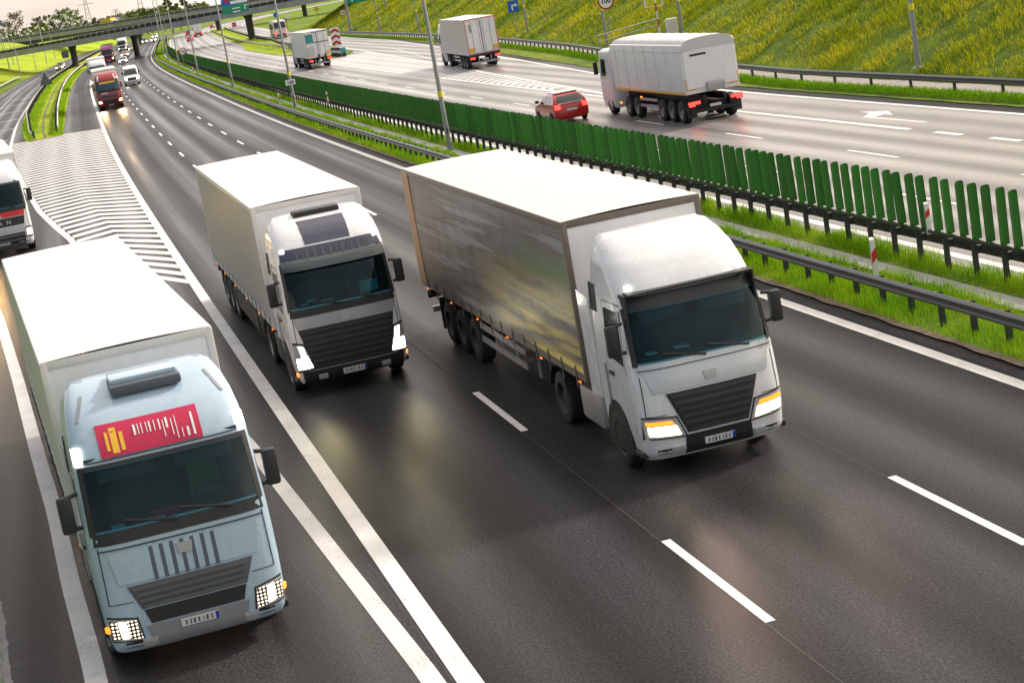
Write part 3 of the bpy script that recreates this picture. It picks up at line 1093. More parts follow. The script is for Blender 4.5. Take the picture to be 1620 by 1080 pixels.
# big blue and green board in front of the bridge, its words too small to read
rows = dict(panels=[(-.5, .5, .42, 1.0, 0), (-.5, .5, 0, .41, 1)], mats=['sign_blue', 'sign_green'],
            marks=[(-.36, -.20, .82, .97, 1), (-.36, -.18, .58, .72, 1), (-.47, -.44, .70, .86, 0), (-.12, .10, .86, .90, 0), (-.12, .02, .70, .74, 0), (-.15, .48, .46, .60, 0),
                   (-.12, .18, .22, .27, 0), (-.12, .16, .06, .11, 0), (.34, .38, .12, .32, 0), (.34, .46, .29, .34, 0)])
gantry_sign('direction_sign', rd(303, 25.7, 0), -hd(303), 4.4, 3.5, 6.6, rows, 'blue and green direction board with red route badges hanging before the bridge', legs=())
root = empty('sign_gantry', rd(303.6, 44.2, .3), -hd(303), 'tall gantry post with long arm left of the large green sign', 'gantry')
B = MB(); B.cyl((0, .3, -.3), (0, .3, 10.6), .24, .2, 12); B.box((0, .3, .1), (.9, .9, .5)); B.build('leg', 'steel_pole', root, smooth=40)
B = MB(); B.box((-10.6, .45, 10.3), (21.4, .22, .5)); B.build('arm', 'steel_pole', root)
for x in (-20.2, -17.0):
    B = MB(); B.box((x, .36, 9.2), (.14, .14, 2.0)); B.build('hanger', 'steel_pole', root)
rows = dict(panels=[(-.5, .5, 0, 1, 0)], mats=['sign_green'], marks=[(-.40, -.37, .10, .5, 0), (-.3, .3, .62, .7, 0), (-.3, .1, .42, .5, 0)])
gantry_sign('direction_sign', rd(303.3, 48.2, .3), -hd(303.5), 7.6, 3.2, 4.5, rows, 'large green direction sign at the top edge above the right embankment', legs=(2.6,))
rows = dict(panels=[(-.5, .5, 0, 1, 0)], mats=['sign_green'], marks=[(-.3, .3, .55, .7, 0), (-.3, .2, .25, .4, 0)])
gantry_sign('direction_sign', rd(640, -47, 8), -hd(640) - .2, 3.4, 1.5, 6.2, rows, 'small green sign on a pole on the far left skyline', legs=(0,))
rows = dict(panels=[(-.5, -.2, 0, 1, 0), (-.2, .5, 0, 1, 1)], mats=['paint_magenta', 'sign_blue'], marks=[(-.1, .35, .55, .75, 0), (-.1, .2, .25, .4, 0)])
gantry_sign('direction_sign', rd(650, -40.5, 6.0), -hd(650) - .2, 3.6, 1.4, 8.6, rows, 'small purple and blue sign on a pole on the far left skyline', legs=(0,))
# small blue, yellow and warning signs beyond the bus
def small_sign(s, o, zc, w_, h_, mat, label, zg=0, diamond=False):
    root = empty('road_sign', rd(s, o, zg), -hd(s), label, 'road sign')
    B = MB(); B.cyl((0, .04, -.2), (0, .04, zc), .04, n=8); B.build('post', 'steel_pole', root, smooth=40)
    B = MB()
    if diamond:
        q = [(-w_ / 2, 0, zc), (0, 0, zc - h_ / 2), (w_ / 2, 0, zc), (0, 0, zc + h_ / 2)]
        B.add(q + [(x, .02, z) for x, y, z in q], [(0, 1, 2, 3), (7, 6, 5, 4), (0, 4, 5, 1), (1, 5, 6, 2), (2, 6, 7, 3), (3, 7, 4, 0)])
    else:
        B.rbox((0, 0, zc), (w_, .025, h_), .05)
    B.build('sign_plate', mat, root)
    return root
small_sign(455, 42.9, 3.6, 1.3, 1.1, 'sign_blue', 'small blue sign under the bridge right of the tall pier')
small_sign(420, 43.4, 3.2, .9, .9, 'sign_white', 'small pale sign left of the white bus beyond the bridge')
small_sign(372, 46.0, 3.4, 1.2, 1.2, 'sign_yellow', 'yellow diamond sign on the grass right of the white bus', .8, True)
small_sign(345, -18.2, 3.4, 1.9, 1.9, 'sign_back', 'dark square sign seen from behind beside the slip road', 0)
small_sign(436, -8.0, 3.4, 1.6, 1.6, 'sign_back', 'dark sign plate beside the bridge pier on the slip road island', 0)

def chevron_board(s, o, zb, w_, h_, n, label, zg=0):
    root = empty('chevron_board', rd(s, o, zg), -hd(s), label, 'chevron board', 'red and white chevron boards')
    B = MB(); B.cyl((-.2, .05, -.2), (-.2, .05, zb + h_), .035, n=8); B.cyl((.2, .05, -.2), (.2, .05, zb + h_), .035, n=8)
    B.build('post', 'steel_pole', root, smooth=40)
    B = MB(); B.rbox((0, 0, zb + h_ / 2), (w_, .03, h_), .04)
    p = B.build('board', 'sign_white', root)
    B = MB()
    st = h_ / n
    for i in range(n):
        z0 = zb + i * st + .02
        for sg in (-1, 1):
            q = [(0, z0 + st * .42), (sg * w_ * .46, z0), (sg * w_ * .46, z0 + st * .45), (0, z0 + st * .87)]
            q = [(x, min(z, zb + h_ - .02)) for x, z in q]
            B.add([(x, -.022, z) for x, z in q] + [(x, -.012, z) for x, z in q], [(0, 1, 2, 3), (7, 6, 5, 4), (0, 4, 5, 1), (1, 5, 6, 2), (2, 6, 7, 3), (3, 7, 4, 0)])
    B.build('chevron', 'sign_red', p)
    return root
chevron_board(222, 31.2, .9, 1.2, 2.3, 3, 'large red and white chevron board at the tip of the exit lane gore')
chevron_board(395, 40.6, 1.0, 1.3, 2.2, 2, 'smaller red and white chevron board on the slope right of the white bus')

# crash cushion at the gore: turquoise nose, folded beams, grass bed
root = empty('crash_cushion', rd(206, 29.7, 0), -hd(206), 'crash cushion with turquoise nose at the head of the exit gore', 'crash cushion')
B = MB(); B.rbox((0, 0, .62), (.62, .5, 1.0), .12); B.build('nose', 'teal_panel', root, smooth=40)
B = MB(); B.cyl((0, -.26, .25), (0, -.22, .25), .24, n=16); B.build('base_plate', 'black_plastic', root)
for sx in (-1, 1):
    B = MB()
    for k in range(5):
        B.box((sx * (.25 + .06 * k), .9 + 1.7 * k, .6), (.05, 1.75, .32))
    B.build('side_beam', 'frame_white' if sx < 0 else 'steel_rail', root)
B = MB()
for k in range(5):
    B.box((0, 1.6 + 1.7 * k, .5), (.6 + .12 * k, .12, .9))
B.build('diaphragm', 'chassis', root)
strip('gore_grass', 'grass_ground', itp([207, 216, 250], [29.4, 28.0, 27.2]), itp([207, 216, 250], [30.1, 32.4, 34]), 208, 252, .045, 3, 3)

# dark triangular warning board on the island
root = empty('warning_sign', rd(300, -7.1, 0), -hd(300), 'dark triangular sign seen from behind at the island rail', 'road sign')
B = MB(); B.cyl((0, .04, -.2), (0, .04, 1.0), .05, n=8); B.build('post', 'steel_pole', root, smooth=40)
B = MB(); q = [(-1.05, 0, .7), (1.05, 0, .7), (0, 0, 2.75)]
B.add(q + [(x, .03, z) for x, y, z in q], [(0, 1, 2), (5, 4, 3), (0, 3, 4, 1), (1, 4, 5, 2), (2, 5, 3, 0)])
B.build('sign_plate', 'sign_back', root)

# delineator posts: white with a red reflector
def delineator(s, o, z, label):
    root = empty('delineator_post', rd(s, o, z), -hd(s) + .15, label, 'delineator', 'red and white delineator posts')
    prof = [(-.065, -.03), (.065, -.03), (.05, .03), (-.05, .03)]
    B = MB()
    B.sweep([(0, 0)], [((0, 0, 0), (1, 0))]) if False else None
    vs = [(x, y, zz) for zz in (-.1, .95) for x, y in prof] + [(x, y, 1.04 + (.05 if y > 0 else 0)) for x, y in prof]
    fs = [(0, 1, 2, 3), (8, 9, 10, 11)] + [(a + i, a + (i + 1) % 4, a + 4 + (i + 1) % 4, a + 4 + i) for a in (0, 4) for i in range(4)]
    B.add(vs, fs)
    B.build('post', 'white_plastic', root)
    B = MB()
    B.add([(-.066, -.036, .50), (.066, -.036, .62), (.066, -.036, .86), (-.066, -.036, .74), (-.066, -.028, .50), (.066, -.028, .62), (.066, -.028, .86), (-.066, -.028, .74)],
          [(0, 1, 2, 3), (7, 6, 5, 4), (0, 4, 5, 1), (1, 5, 6, 2), (2, 6, 7, 3), (3, 7, 4, 0)])
    B.build('red_reflector', 'red_plastic', root)
    return root
dl = [(19, 13.55, 0, 'nearest red and white delineator post, behind the dark guard rail'), (19.6, 15.25, .82, 'small red and white delineator clamped between the green slats'),
      (129, 13.5, 0, 'red and white delineator beside the lamp post with the 160 plate'), (236, 13.5, 0, 'red and white delineator in the median left of the second lamp post row'),
      (344, 13.4, 0, 'farthest red and white delineator in the median bend'), (112, 15.05, .75, 'tiny red delineator on the glare screen\'s rail'),
      (216, -4.5, 0, 'white delineator at the island rail near the red truck'), (330, -4.3, 0, 'white delineator at the far end of the island rail')]
d0 = None
for s, o, z, lab in dl:
    if d0 is None:
        d0 = delineator(s, o, z, lab)
    else:
        c = copy_tree(d0)
        c.location = rd(s, o, z); c['label'] = lab
        c.rotation_euler = (0, 0, -hd(s) + .15)
        if z > .5:
            c.scale = (.95, .95, .62)

# weather mast and cabinet by the embankment
root = empty('weather_mast', rd(108, 38.4, .7), -hd(108), 'thin red and white mast with small sensor arm on the embankment', 'weather mast')
B = MB()
for k in range(12):
    B.cyl((0, 0, k * .55 - .2 * (k == 0)), (0, 0, (k + 1) * .55), .055, n=8, m=k % 2)
B.build('pole', ['red_plastic', 'white_plastic'], root, smooth=40)
B = MB(); B.box((-.1, 0, 2.55), (1.3, .05, .05)); B.box((-.75, 0, 2.8), (.12, .12, .5)); B.box((.5, 0, 2.7), (.1, .1, .25))
B.build('sensor_arm', 'white_plastic', root)
root = empty('control_cabinet', rd(104.5, 38.2, .9), -hd(104), 'pale control cabinet behind the tipper truck\'s roof', 'cabinet')
B = MB(); B.rbox((0, 0, .75), (.75, .45, 1.5), .05); B.build('cabinet_body', 'white_plastic', root)
B = MB(); B.box((0, -.235, .75), (.6, .02, 1.2)); B.build('door', 'frame_white', root)
root = empty('stair_railing', rd(113, 37.6, .6), -hd(113), 'low grey railing on the embankment behind the tipper truck', 'railing')
B = MB()
for k in range(3):
    B.cyl((-2.2 + k * 2.2, 0, -.3), (-2.2 + k * 2.2, 0, 1.1 + .2 * k), .03, n=8)
B.build('post', 'steel_pole', root)
B = MB(); B.cyl((-2.4, 0, 1.08), (2.4, 0, 1.52), .05, n=8); B.cyl((-2.4, 0, .65), (2.4, 0, 1.08), .035, n=8)
B.build('handrail', 'steel_light', root)

# ------------------------------------------------------------------ bridges
E_ = Vector((.714, -.700, 0))
N_ = Vector((.700, .714, 0))
def dk(a, c, z):
    p = E_ * a + N_ * c
    return (p.x, p.y, z)
def bridge(name, label, a0, a1, c0, c1, zb, zt, rail_dark, piers, far=False, slope=0.0, aref=0.0, deckz=None):
    root = empty(name, dk((a0 + a1) / 2, (c0 + c1) / 2, 0), 0, label, 'bridge', 'road bridges across the motorway')
    inv = Matrix.Translation(-Vector(root.location))
    def part(B, nm, mt):
        o = B.build(nm, mt, root)
        o.matrix_local = inv
        return o
    def bar(B, aa, bb, ca, cb, za, zc, m=0):
        ua, ub = slope * (aa - aref), slope * (bb - aref)
        B.add([dk(aa, ca, za + ua), dk(bb, ca, za + ub), dk(bb, cb, za + ub), dk(aa, cb, za + ua), dk(aa, ca, zc + ua), dk(bb, ca, zc + ub), dk(bb, cb, zc + ub), dk(aa, cb, zc + ua)],
              [(3, 2, 1, 0), (4, 5, 6, 7), (0, 1, 5, 4), (1, 2, 6, 5), (2, 3, 7, 6), (3, 0, 4, 7)], m)
    B = MB(); bar(B, a0, a1, c0 + .5, c1 - .5, (deckz or zb + .15), zt - .05); part(B, 'deck', 'concrete_dark')
    L = 3.2 if not far else 6.0
    for cc in (c0, c1 - .35):
        B = MB()
        bar(B, a0, a1, cc + .03, cc + .32, zb + .02, zt - .02)
        a = a0
        while a < a1:
            bar(B, a + .025, min(a + L, a1) - .025, cc, cc + .35, zb, zt)
            a += L
        part(B, 'edge_panel', 'concrete_light')
    for cc in (c0 + .42, c1 - .5):
        B = MB()
        bar(B, a0, a1, cc, cc + .1, zt - .02, zt + rail_dark)
        part(B, 'crash_barrier', 'barrier_navy' if not far else 'steel_rail')
    for cc in (c0 + .12, c1 - .2):
        B = MB()
        bar(B, a0, a1, cc, cc + .07, zt + .88, zt + .96)
        a = a0
        while a < a1:
            bar(B, a, a + .07, cc, cc + .06, zt - .04, zt + .9)
            a += 2.4 if not far else 4.8
        part(B, 'handrail', 'steel_light')
    for (pa, pc) in piers:
        B = MB()
        p = Vector(dk(pa, pc, 0))
        ang = math.atan2(E_.y, E_.x)
        n = 16
        vs = []
        zz0 = (deckz or zb) + slope * (pa - aref)
        for zz, k in ((-.3, 1), (zz0 - .9, 1), (zz0 - .3, 1.25), (zz0 + .2, 1.35)):
            for i in range(n):
                t = 2 * PI * i / n
                x, y = .85 * k * math.cos(t), .75 * k * math.sin(t)
                vs.append((p.x + x * math.cos(ang) - y * math.sin(ang), p.y + x * math.sin(ang) + y * math.cos(ang), zz))
        B.add(vs, [(j * n + i, j * n + (i + 1) % n, (j + 1) * n + (i + 1) % n, (j + 1) * n + i) for j in range(3) for i in range(n)])
        o = B.build('pier', 'concrete_dark', root, smooth=40)
        o.matrix_local = inv
    return root
bridge('road_bridge', 'nearer grey concrete bridge with dark barrier crossing the whole motorway', -490, -225, 261.5, 272.5, 4.86, 6.16, .62,
       [(-390.3, 266.6), (-370.3, 270.5), (-323.0, 266.6)], slope=.006, aref=-390)
bridge('road_bridge', 'farther concrete bridge behind the nearer one on the skyline', -640, -260, 405, 417, 6.45, 7.75, .55,
       [(-515.2, 411.6), (-560, 411.6), (-470, 411.6)], True, slope=-.009, aref=-515, deckz=5.2)
# ------------------------------------------------------------------ vehicles
TT = [-1, -.998, -.985, -.955, -.90, -.82, -.70, -.5, -.25, 0, .25, .5, .70, .82, .90, .955, .985, .998, 1]

class Shell:
    """rounded vehicle body: per height half width, front, rear, corner depth, corner power"""
    def __init__(self, keys):
        self.k = np.array(keys, float)
    def at(self, z):
        return [float(np.interp(z, self.k[:, 0], self.k[:, i])) for i in range(1, 6)]
    def F(self, x, z):
        w, yf, yr, D, n = self.at(z)
        t = min(1.0, abs(x) / w)
        return yf - D * (1 - (1 - t ** n) ** (1 / n))
    def R(self, x, z):
        w, yf, yr, D, n = self.at(z)
        t = min(1.0, abs(x) / w)
        return yr + D * .7 * (1 - (1 - t ** n) ** (1 / n))
    def body(self, name, mat, parent, zs, hole=None, smooth=38):
        """hole = (z0, z1, t): opening in the front face for the windscreen"""
        B = MB()
        m = len(TT)
        for z in zs:
            w = self.at(z)[0]
            ring = [(t * w, self.F(t * w, z), z) for t in TT] + [(t * w, self.R(t * w, z), z) for t in reversed(TT)]
            B.v.extend(ring)
        n = 2 * m
        for j in range(len(zs) - 1):
            for i in range(n):
                if hole and i < m - 1 and hole[0] - 1e-6 <= zs[j] and zs[j + 1] <= hole[1] + 1e-6 and max(abs(TT[i]), abs(TT[i + 1])) <= hole[2] + 1e-6:
                    continue
                B.f.append([j * n + i, j * n + (i + 1) % n, (j + 1) * n + (i + 1) % n, (j + 1) * n + i])
                B.m.append(0)
        for j, rv in ((0, True), (len(zs) - 1, False)):
            zt = zs[j]
            for i in range(m - 1):
                q = [j * n + i, j * n + i + 1, j * n + n - 2 - i, j * n + n - 1 - i]
                B.f.append(q[::-1] if rv else q)
                B.m.append(0)
        return B.build(name, mat, parent, smooth=smooth)
    def patch(self, B, q, side='F', off=.012, nx=8, nz=4, m=0, sg=1, skirt=True):
        """q: bl, br, tr, tl corners; (x,z) on front/rear, (y,z) on the sides"""
        def P(u, v, o):
            a = (1 - v) * ((1 - u) * q[0][0] + u * q[1][0]) + v * ((1 - u) * q[3][0] + u * q[2][0])
            z = (1 - v) * ((1 - u) * q[0][1] + u * q[1][1]) + v * ((1 - u) * q[3][1] + u * q[2][1])
            if side in 'FR':
                f = self.F if side == 'F' else self.R
                e = .01
                w = self.at(z)[0]
                x = max(-w * .9995, min(w * .9995, a))
                dx = (f(min(x + e, w), z) - f(max(x - e, -w), z)) / (min(x + e, w) - max(x - e, -w))
                dz = (f(x, z + e) - f(x, z - e)) / (2 * e)
                s = 1 if side == 'F' else -1
                nr = Vector((-dx * s, s, -dz * s))
                nr.normalize()
                return Vector((x, f(x, z), z)) + nr * o
            w = self.at(z)[0]
            return Vector((sg * (w + o), a, z))
        top, bot = [], []
        for j in range(nz + 1):
            for i in range(nx + 1):
                top.append(P(i / nx, j / nz, off))
        n = nx + 1
        fs = [(j * n + i, j * n + i + 1, (j + 1) * n + i + 1, (j + 1) * n + i) for j in range(nz) for i in range(nx)]
        if not skirt:
            B.add(top, fs, m)
            return
        edge = [i for i in range(n)] + [j * n + nx for j in range(1, nz + 1)] + [nz * n + i for i in range(nx - 1, -1, -1)] + [j * n for j in range(nz - 1, 0, -1)]
        k = len(top)
        for e_ in edge:
            j, i = divmod(e_, n)
            bot.append(P(i / nx, j / nz, -.012))
        ne = len(edge)
        for t in range(ne):
            fs.append((edge[t], k + t, k + (t + 1) % ne, edge[(t + 1) % ne]))
        B.add(top + bot, fs, m)

def zgrid(keys, extra=(), step=.12):
    zs = set(round(k[0], 4) for k in keys) | set(round(z, 4) for z in extra)
    z0, z1 = keys[0][0], keys[-1][0]
    out = sorted(zs)
    res = [out[0]]
    for a, b in zip(out[:-1], out[1:]):
        n = max(1, int(math.ceil((b - a) / step)))
        res += [a + (b - a) * i / n for i in range(1, n + 1)]
    return res

def mirror(q):
    return [(-q[1][0], q[1][1]), (-q[0][0], q[0][1]), (-q[3][0], q[3][1]), (-q[2][0], q[2][1])]

WH = {}
def wheel(parent, x, y, r=.5, wd=.30, rim='rim', dish=.06, sg=1, hub=True):
    """tyre with a rim child; sg: side the dish faces"""
    key = (r, wd, rim, sg)
    if key in WH:
        a = WH[key].copy(); COL.objects.link(a)
        for ch in WH[key].children:
            b = ch.copy(); COL.objects.link(b); b.parent = a
        a.parent = parent
        a.matrix_local = Matrix.Translation((x, y, r - .012))
        return a
    B = MB()
    h = wd / 2
    B.lathe_x([(-h, r * .60), (-h, r * .86), (-h * .85, r * .97), (-h * .55, r), (-h * .5, r * .985), (-h * .42, r * .985), (-h * .38, r), (h * .38, r), (h * .42, r * .985), (h * .5, r * .985), (h * .55, r), (h * .85, r * .97), (h, r * .86), (h, r * .60)], 26, closed=True)
    a = B.build('wheel', 'tyre', parent, smooth=35)
    a.matrix_local = Matrix.Translation((x, y, r - .012))
    B = MB()
    s = sg * h
    B.lathe_x([(s * .98, r * .605), (s * .92, r * .55), (s * .40, r * .50), (s * .30, r * .36), (s * .62, r * .26), (s * .70, r * .14), (s * .70, 0.001)], 26)
    for k in range(10):
        t = 2 * PI * k / 10
        B.cyl((s * .35, r * .31 * math.cos(t), r * .31 * math.sin(t)), (s * .60, r * .31 * math.cos(t), r * .31 * math.sin(t)), r * .025, n=6)
    b = B.build('rim', rim, a, smooth=35)
    WH[key] = a
    return a

def sidebox(B, x0, x1, y0, y1, z0, z1, r=.03, m=0):
    B.rbox(((x0 + x1) / 2, (y0 + y1) / 2, (z0 + z1) / 2), (abs(x1 - x0), abs(y1 - y0), abs(z1 - z0)), r, m)

CABK = {
    'a': [(.32, 1.16, -.14, -2.25, .30, 4), (.42, 1.20, -.04, -2.28, .32, 4), (.70, 1.235, .0, -2.30, .34, 4), (1.15, 1.245, .0, -2.30, .36, 4), (1.55, 1.245, -.03, -2.30, .36, 4), (1.95, 1.24, -.07, -2.30, .36, 4.2),
          (2.45, 1.225, -.17, -2.30, .36, 4.4), (2.90, 1.205, -.28, -2.30, .36, 4.4), (3.06, 1.195, -.34, -2.30, .38, 4.2), (3.25, 1.18, -.46, -2.30, .42, 3.8), (3.45, 1.15, -.66, -2.30, .46, 3.4), (3.62, 1.10, -.95, -2.28, .5, 3.2), (3.74, 1.03, -1.30, -2.24, .45, 3.2), (3.80, .93, -1.60, -2.18, .35, 3.2)],
    'c': [(.30, 1.16, -.16, -2.25, .36, 3.4), (.42, 1.20, -.05, -2.28, .40, 3.4), (.75, 1.235, .0, -2.30, .44, 3.4), (1.15, 1.245, -.01, -2.30, .44, 3.4), (1.55, 1.245, -.05, -2.30, .46, 3.4), (1.90, 1.235, -.11, -2.30, .46, 3.4),
          (2.40, 1.21, -.25, -2.30, .46, 3.6), (2.78, 1.185, -.38, -2.30, .46, 3.6), (2.95, 1.175, -.46, -2.30, .48, 3.4), (3.15, 1.155, -.60, -2.30, .52, 3.2), (3.40, 1.12, -.84, -2.30, .56, 3.0), (3.62, 1.05, -1.20, -2.28, .55, 2.9), (3.76, .96, -1.55, -2.22, .45, 2.9), (3.82, .85, -1.80, -2.14, .3, 2.9)],
}

def truck(name, label, P, group='lorries on the motorway'):
    """articulated lorry, front bumper at the local origin, driving towards local +Y"""
    root = empty(name, (0, 0, 0), 0, label, 'lorry', group)
    keys = CABK[P.get('cab', 'a')]
    sh = Shell(keys)
    near = P.get('near', 1)
    wz0, wz1 = P.get('wz', (1.98, 2.88))
    ht = .90
    pm = P['paint']
    cab = sh.body('cab', pm, root, zgrid(keys, (wz0, wz1), .10 if near > 1 else .2), hole=(wz0, wz1, ht) if near > 1 else None)
    # windscreen and what shows behind it
    B = MB()
    ww0, ww1 = 1.235 * .915, 1.2 * .915
    sh.patch(B, [(-ww0, wz0 - .03), (ww0, wz0 - .03), (ww1, wz1 + .03), (-ww1, wz1 + .03)], 'F', .016, 16, 6, skirt=False)
    ws = B.build('windscreen', 'windscreen' if near > 1 else P.get('glass', 'teal_glass'), root, smooth=60)
    if near > 1:
        B = MB()
        B.box((0, -1.55, 2.3), (2.1, .03, 1.5)); B.box((0, -.95, 1.72), (2.2, 1.3, .04)); B.box((0, -.95, 3.0), (2.1, 1.2, .03))
        B.box((-1.1, -1.0, 2.3), (.03, 1.2, 1.4)); B.box((1.1, -1.0, 2.3), (.03, 1.2, 1.4))
        B.rbox((0, -.52, 1.86), (2.1, .42, .22), .08)
        B.build('cab_interior', 'interior', root)
        for sx in (-.55, .55):
            B = MB()
            B.rbox((sx, -1.30, 2.05), (.5, .14, .75), .06); B.rbox((sx, -1.30, 2.52), (.26, .1, .22), .05); B.rbox((sx, -1.05, 1.78), (.5, .5, .12), .05)
            B.build('seat', 'seat_fabric', root, smooth=40)
        B = MB()
        n = 24
        for k in range(n):
            t0, t1 = 2 * PI * k / n, 2 * PI * (k + 1) / n
            c = Vector((-.55, -.72, 2.02))
            ax, ay = Vector((1, 0, 0)), Vector((0, -.5, .85))
            B.cyl(c + (ax * math.cos(t0) + ay * math.sin(t0)) * .22, c + (ax * math.cos(t1) + ay * math.sin(t1)) * .22, .018, n=6)
        B.build('steering_wheel', 'black_plastic', root)
        for it in P.get('items', ()):
            B = MB()
            (x, y, z), d, mt = it
            B.rbox((x, y, z), d, .02)
            B.build('dashboard_item', mt, root)
    # rubber seal round the glass
    B = MB()
    za, zb2 = wz0 - .03, wz1 + .03
    for q in ([(-ww0 - .045, za - .03), (-ww0 + .02, za - .03), (-ww1 + .02, zb2 + .03), (-ww1 - .045, zb2 + .03)], [(ww0 - .02, za - .03), (ww0 + .045, za - .03), (ww1 + .045, zb2 + .03), (ww1 - .02, zb2 + .03)]):
        sh.patch(B, q, 'F', .020, 2, 6)
    sh.patch(B, [(-ww1 + .02, zb2 - .02), (ww1 - .02, zb2 - .02), (ww1 - .02, zb2 + .03), (-ww1 + .02, zb2 + .03)], 'F', .020, 14, 1)
    B.build('window_seal', 'black_plastic', ws, smooth=60)
    if near > 1:
        # folded sun blinds and papers behind the screen, corner seams, bumper split
        for x in (-.52, .52):
            B = MB(); B.rbox((x, -.44, wz1 - .12), (.8, .03, .22), .02); B.build('sun_blind', 'seat_fabric', root)
        for x, y, wd in ((.25, -.52, .24), (.78, -.5, .18)):
            B = MB(); B.box((x, y, 1.985), (wd, .2, .012)); B.build('dashboard_paper', 'plate_white', root)
        for sx in (-1, 1):
            B = MB()
            sh.patch(B, [(sx * 1.135 - .006, 1.05), (sx * 1.135 + .006, 1.05), (sx * 1.125 + .006, wz0 - .22), (sx * 1.125 - .006, wz0 - .22)], 'F', .006, 1, 4)
            B.build('corner_seam', 'black_plastic', root)
            B = MB()
            sh.patch(B, [(sx * .98 - .16, 1.04), (sx * .98 + .16, 1.04), (sx * .98 + .16, 1.05), (sx * .98 - .16, 1.05)], 'F', .006, 3, 1)
            B.build('bumper_seam', 'black_plastic', root)
            B = MB()
            sh.patch(B, [(sx * .92 - .11, .40), (sx * .92 + .11, .40), (sx * .92 + .11, .48), (sx * .92 - .11, .48)], 'F', .006, 3, 1)
            B.build('bumper_step', 'black_plastic', root)
            B = MB()
            for k in range(4):
                sh.patch(B, [(-2.15 + .1 * k, 2.6), (-2.10 + .1 * k, 2.6), (-2.10 + .1 * k, 3.05), (-2.15 + .1 * k, 3.05)], 'S', .012, 1, 2, 0, sx)
            sh.patch(B, [(-2.16, 2.585), (-1.78, 2.585), (-1.78, 2.598), (-2.16, 2.598)], 'S', .013, 1, 1, 0, sx)
            B.build('air_intake', 'black_plastic', root)
    B = MB()
    for x0, x1 in ((-.75, -.05), (.0, .70)):
        p0 = Vector((x0, sh.F(x0, wz0 - .04) + .04, wz0 - .04)); p1 = Vector((x1, sh.F(x1, wz0 + .08) + .035, wz0 + .10))
        B.cyl(p0, p1, .02, n=6)
    B.build('wiper', 'black_plastic', ws)
    # dark surround under the glass
    B = MB()
    sh.patch(B, [(-1.16, wz0 - .20), (1.16, wz0 - .20), (1.145, wz0 - .03), (-1.145, wz0 - .03)], 'F', .008, 16, 1)
    B.build('scuttle_panel', P.get('scuttle', 'black_plastic'), root, smooth=60)
    # sun visor
    if P.get('visor', True):
        B = MB()
        zc = wz1 + .07
        vs = []
        nx = 14
        for i in range(nx + 1):
            x = -1.13 + 2.26 * i / nx
            yb = sh.F(x, zc)
            for dy, dz in ((.01, .05), (.20, -.02), (.30, -.16), (.27, -.18), (.17, -.06), (.0, 0)):
                vs.append((x, yb + dy * (1 - .25 * (x / 1.13) ** 2), zc + dz))
        fs = [(i * 6 + j, i * 6 + (j + 1) % 6, (i + 1) * 6 + (j + 1) % 6, (i + 1) * 6 + j) for i in range(nx) for j in range(6)]
        fs += [tuple(range(6)), tuple(range(nx * 6 + 5, nx * 6 - 1, -1))]
        B.add(vs, fs)
        B.build('sun_visor', P.get('visor_mat', 'dark_glass'), root, smooth=50)
    # side windows and door seams
    for sg in (-1, 1):
        B = MB()
        sh.patch(B, [(-1.42, 1.92), (-.58, 1.84), (-.70, 2.72), (-1.42, 2.72)], 'S', .006, 3, 3, 0, sg)
        B.build('side_window', 'dark_glass', root)
        if near:
            B = MB()
            for q in ([(-1.50, .75), (-1.485, .75), (-1.485, 2.85), (-1.50, 2.85)], [(-.46, .75), (-.445, .75), (-.60, 2.75), (-.615, 2.75)], [(-1.50, 2.83), (-.60, 2.83), (-.60, 2.845), (-1.50, 2.845)]):
                sh.patch(B, q, 'S', .003, 1, 2, 0, sg)
            sh.patch(B, [(-1.40, 1.60), (-1.18, 1.60), (-1.18, 1.66), (-1.40, 1.66)], 'S', .03, 1, 1, 0, sg)
            B.build('door_seam', 'black_plastic', root)
        # wheel arch
        B = MB()
        n = 18
        w = 1.2465
        vs = [(sg * (w + .004), -1.38 + .62 * math.cos(PI * i / n), .50 + .64 * math.sin(PI * i / n)) for i in range(n + 1)]
        vs += [(sg * (w + .004), -1.38 - .62, .30), (sg * (w + .004), -1.38 + .62, .30)]
        vs2 = [(x - sg * .05, y, z) for x, y, z in vs]
        k = len(vs)
        B.add(vs + vs2, [tuple(range(k)), tuple(range(2 * k - 1, k - 1, -1))] + [(i, (i + 1) % k, k + (i + 1) % k, k + i) for i in range(k)])
        B.build('wheel_arch', 'chassis', root)
        wheel(root, sg * 1.10, -1.38, .50, .32, P.get('rim', 'rim'), sg=sg)
        # mirrors
        B = MB()
        sidebox(B, sg * 1.31, sg * 1.51, -.50, -.36, 2.06, 2.58, .05)
        mr = B.build('mirror', P.get('mirror_mat', 'black_plastic'), root, smooth=40)
        B = MB()
        B.cyl((sg * 1.2, -.45, 2.58), (sg * 1.40, -.42, 2.55), .03, n=8)
        B.build('mirror_arm', 'black_plastic', mr)
        B = MB(); B.cyl((sg * 1.2, -.45, 2.10), (sg * 1.40, -.42, 2.12), .03, n=8)
        B.build('mirror_arm', 'black_plastic', mr)
        B = MB(); B.box((sg * 1.41, -.505, 2.32), (.16, .01, .44))
        B.build('mirror_glass', 'lens_glass', mr)
        # step and lower side
        B = MB()
        sidebox(B, sg * 1.15, sg * 1.255, -.72, -.30, .34, .44, .02)
        B.build('step', 'black_plastic', root)
        # grab handle, door handle and fog lamp
        B = MB()
        B.cyl((sg * 1.27, -1.56, 1.05), (sg * 1.27, -1.56, 1.75), .018, n=6)
        B.build('grab_handle', 'frame_alu', root)
        B = MB()
        sh.patch(B, [(sg * .70 - .10, .40), (sg * .70 + .10, .40), (sg * .70 + .10, .50), (sg * .70 - .10, .50)], 'F', .03, 2, 2)
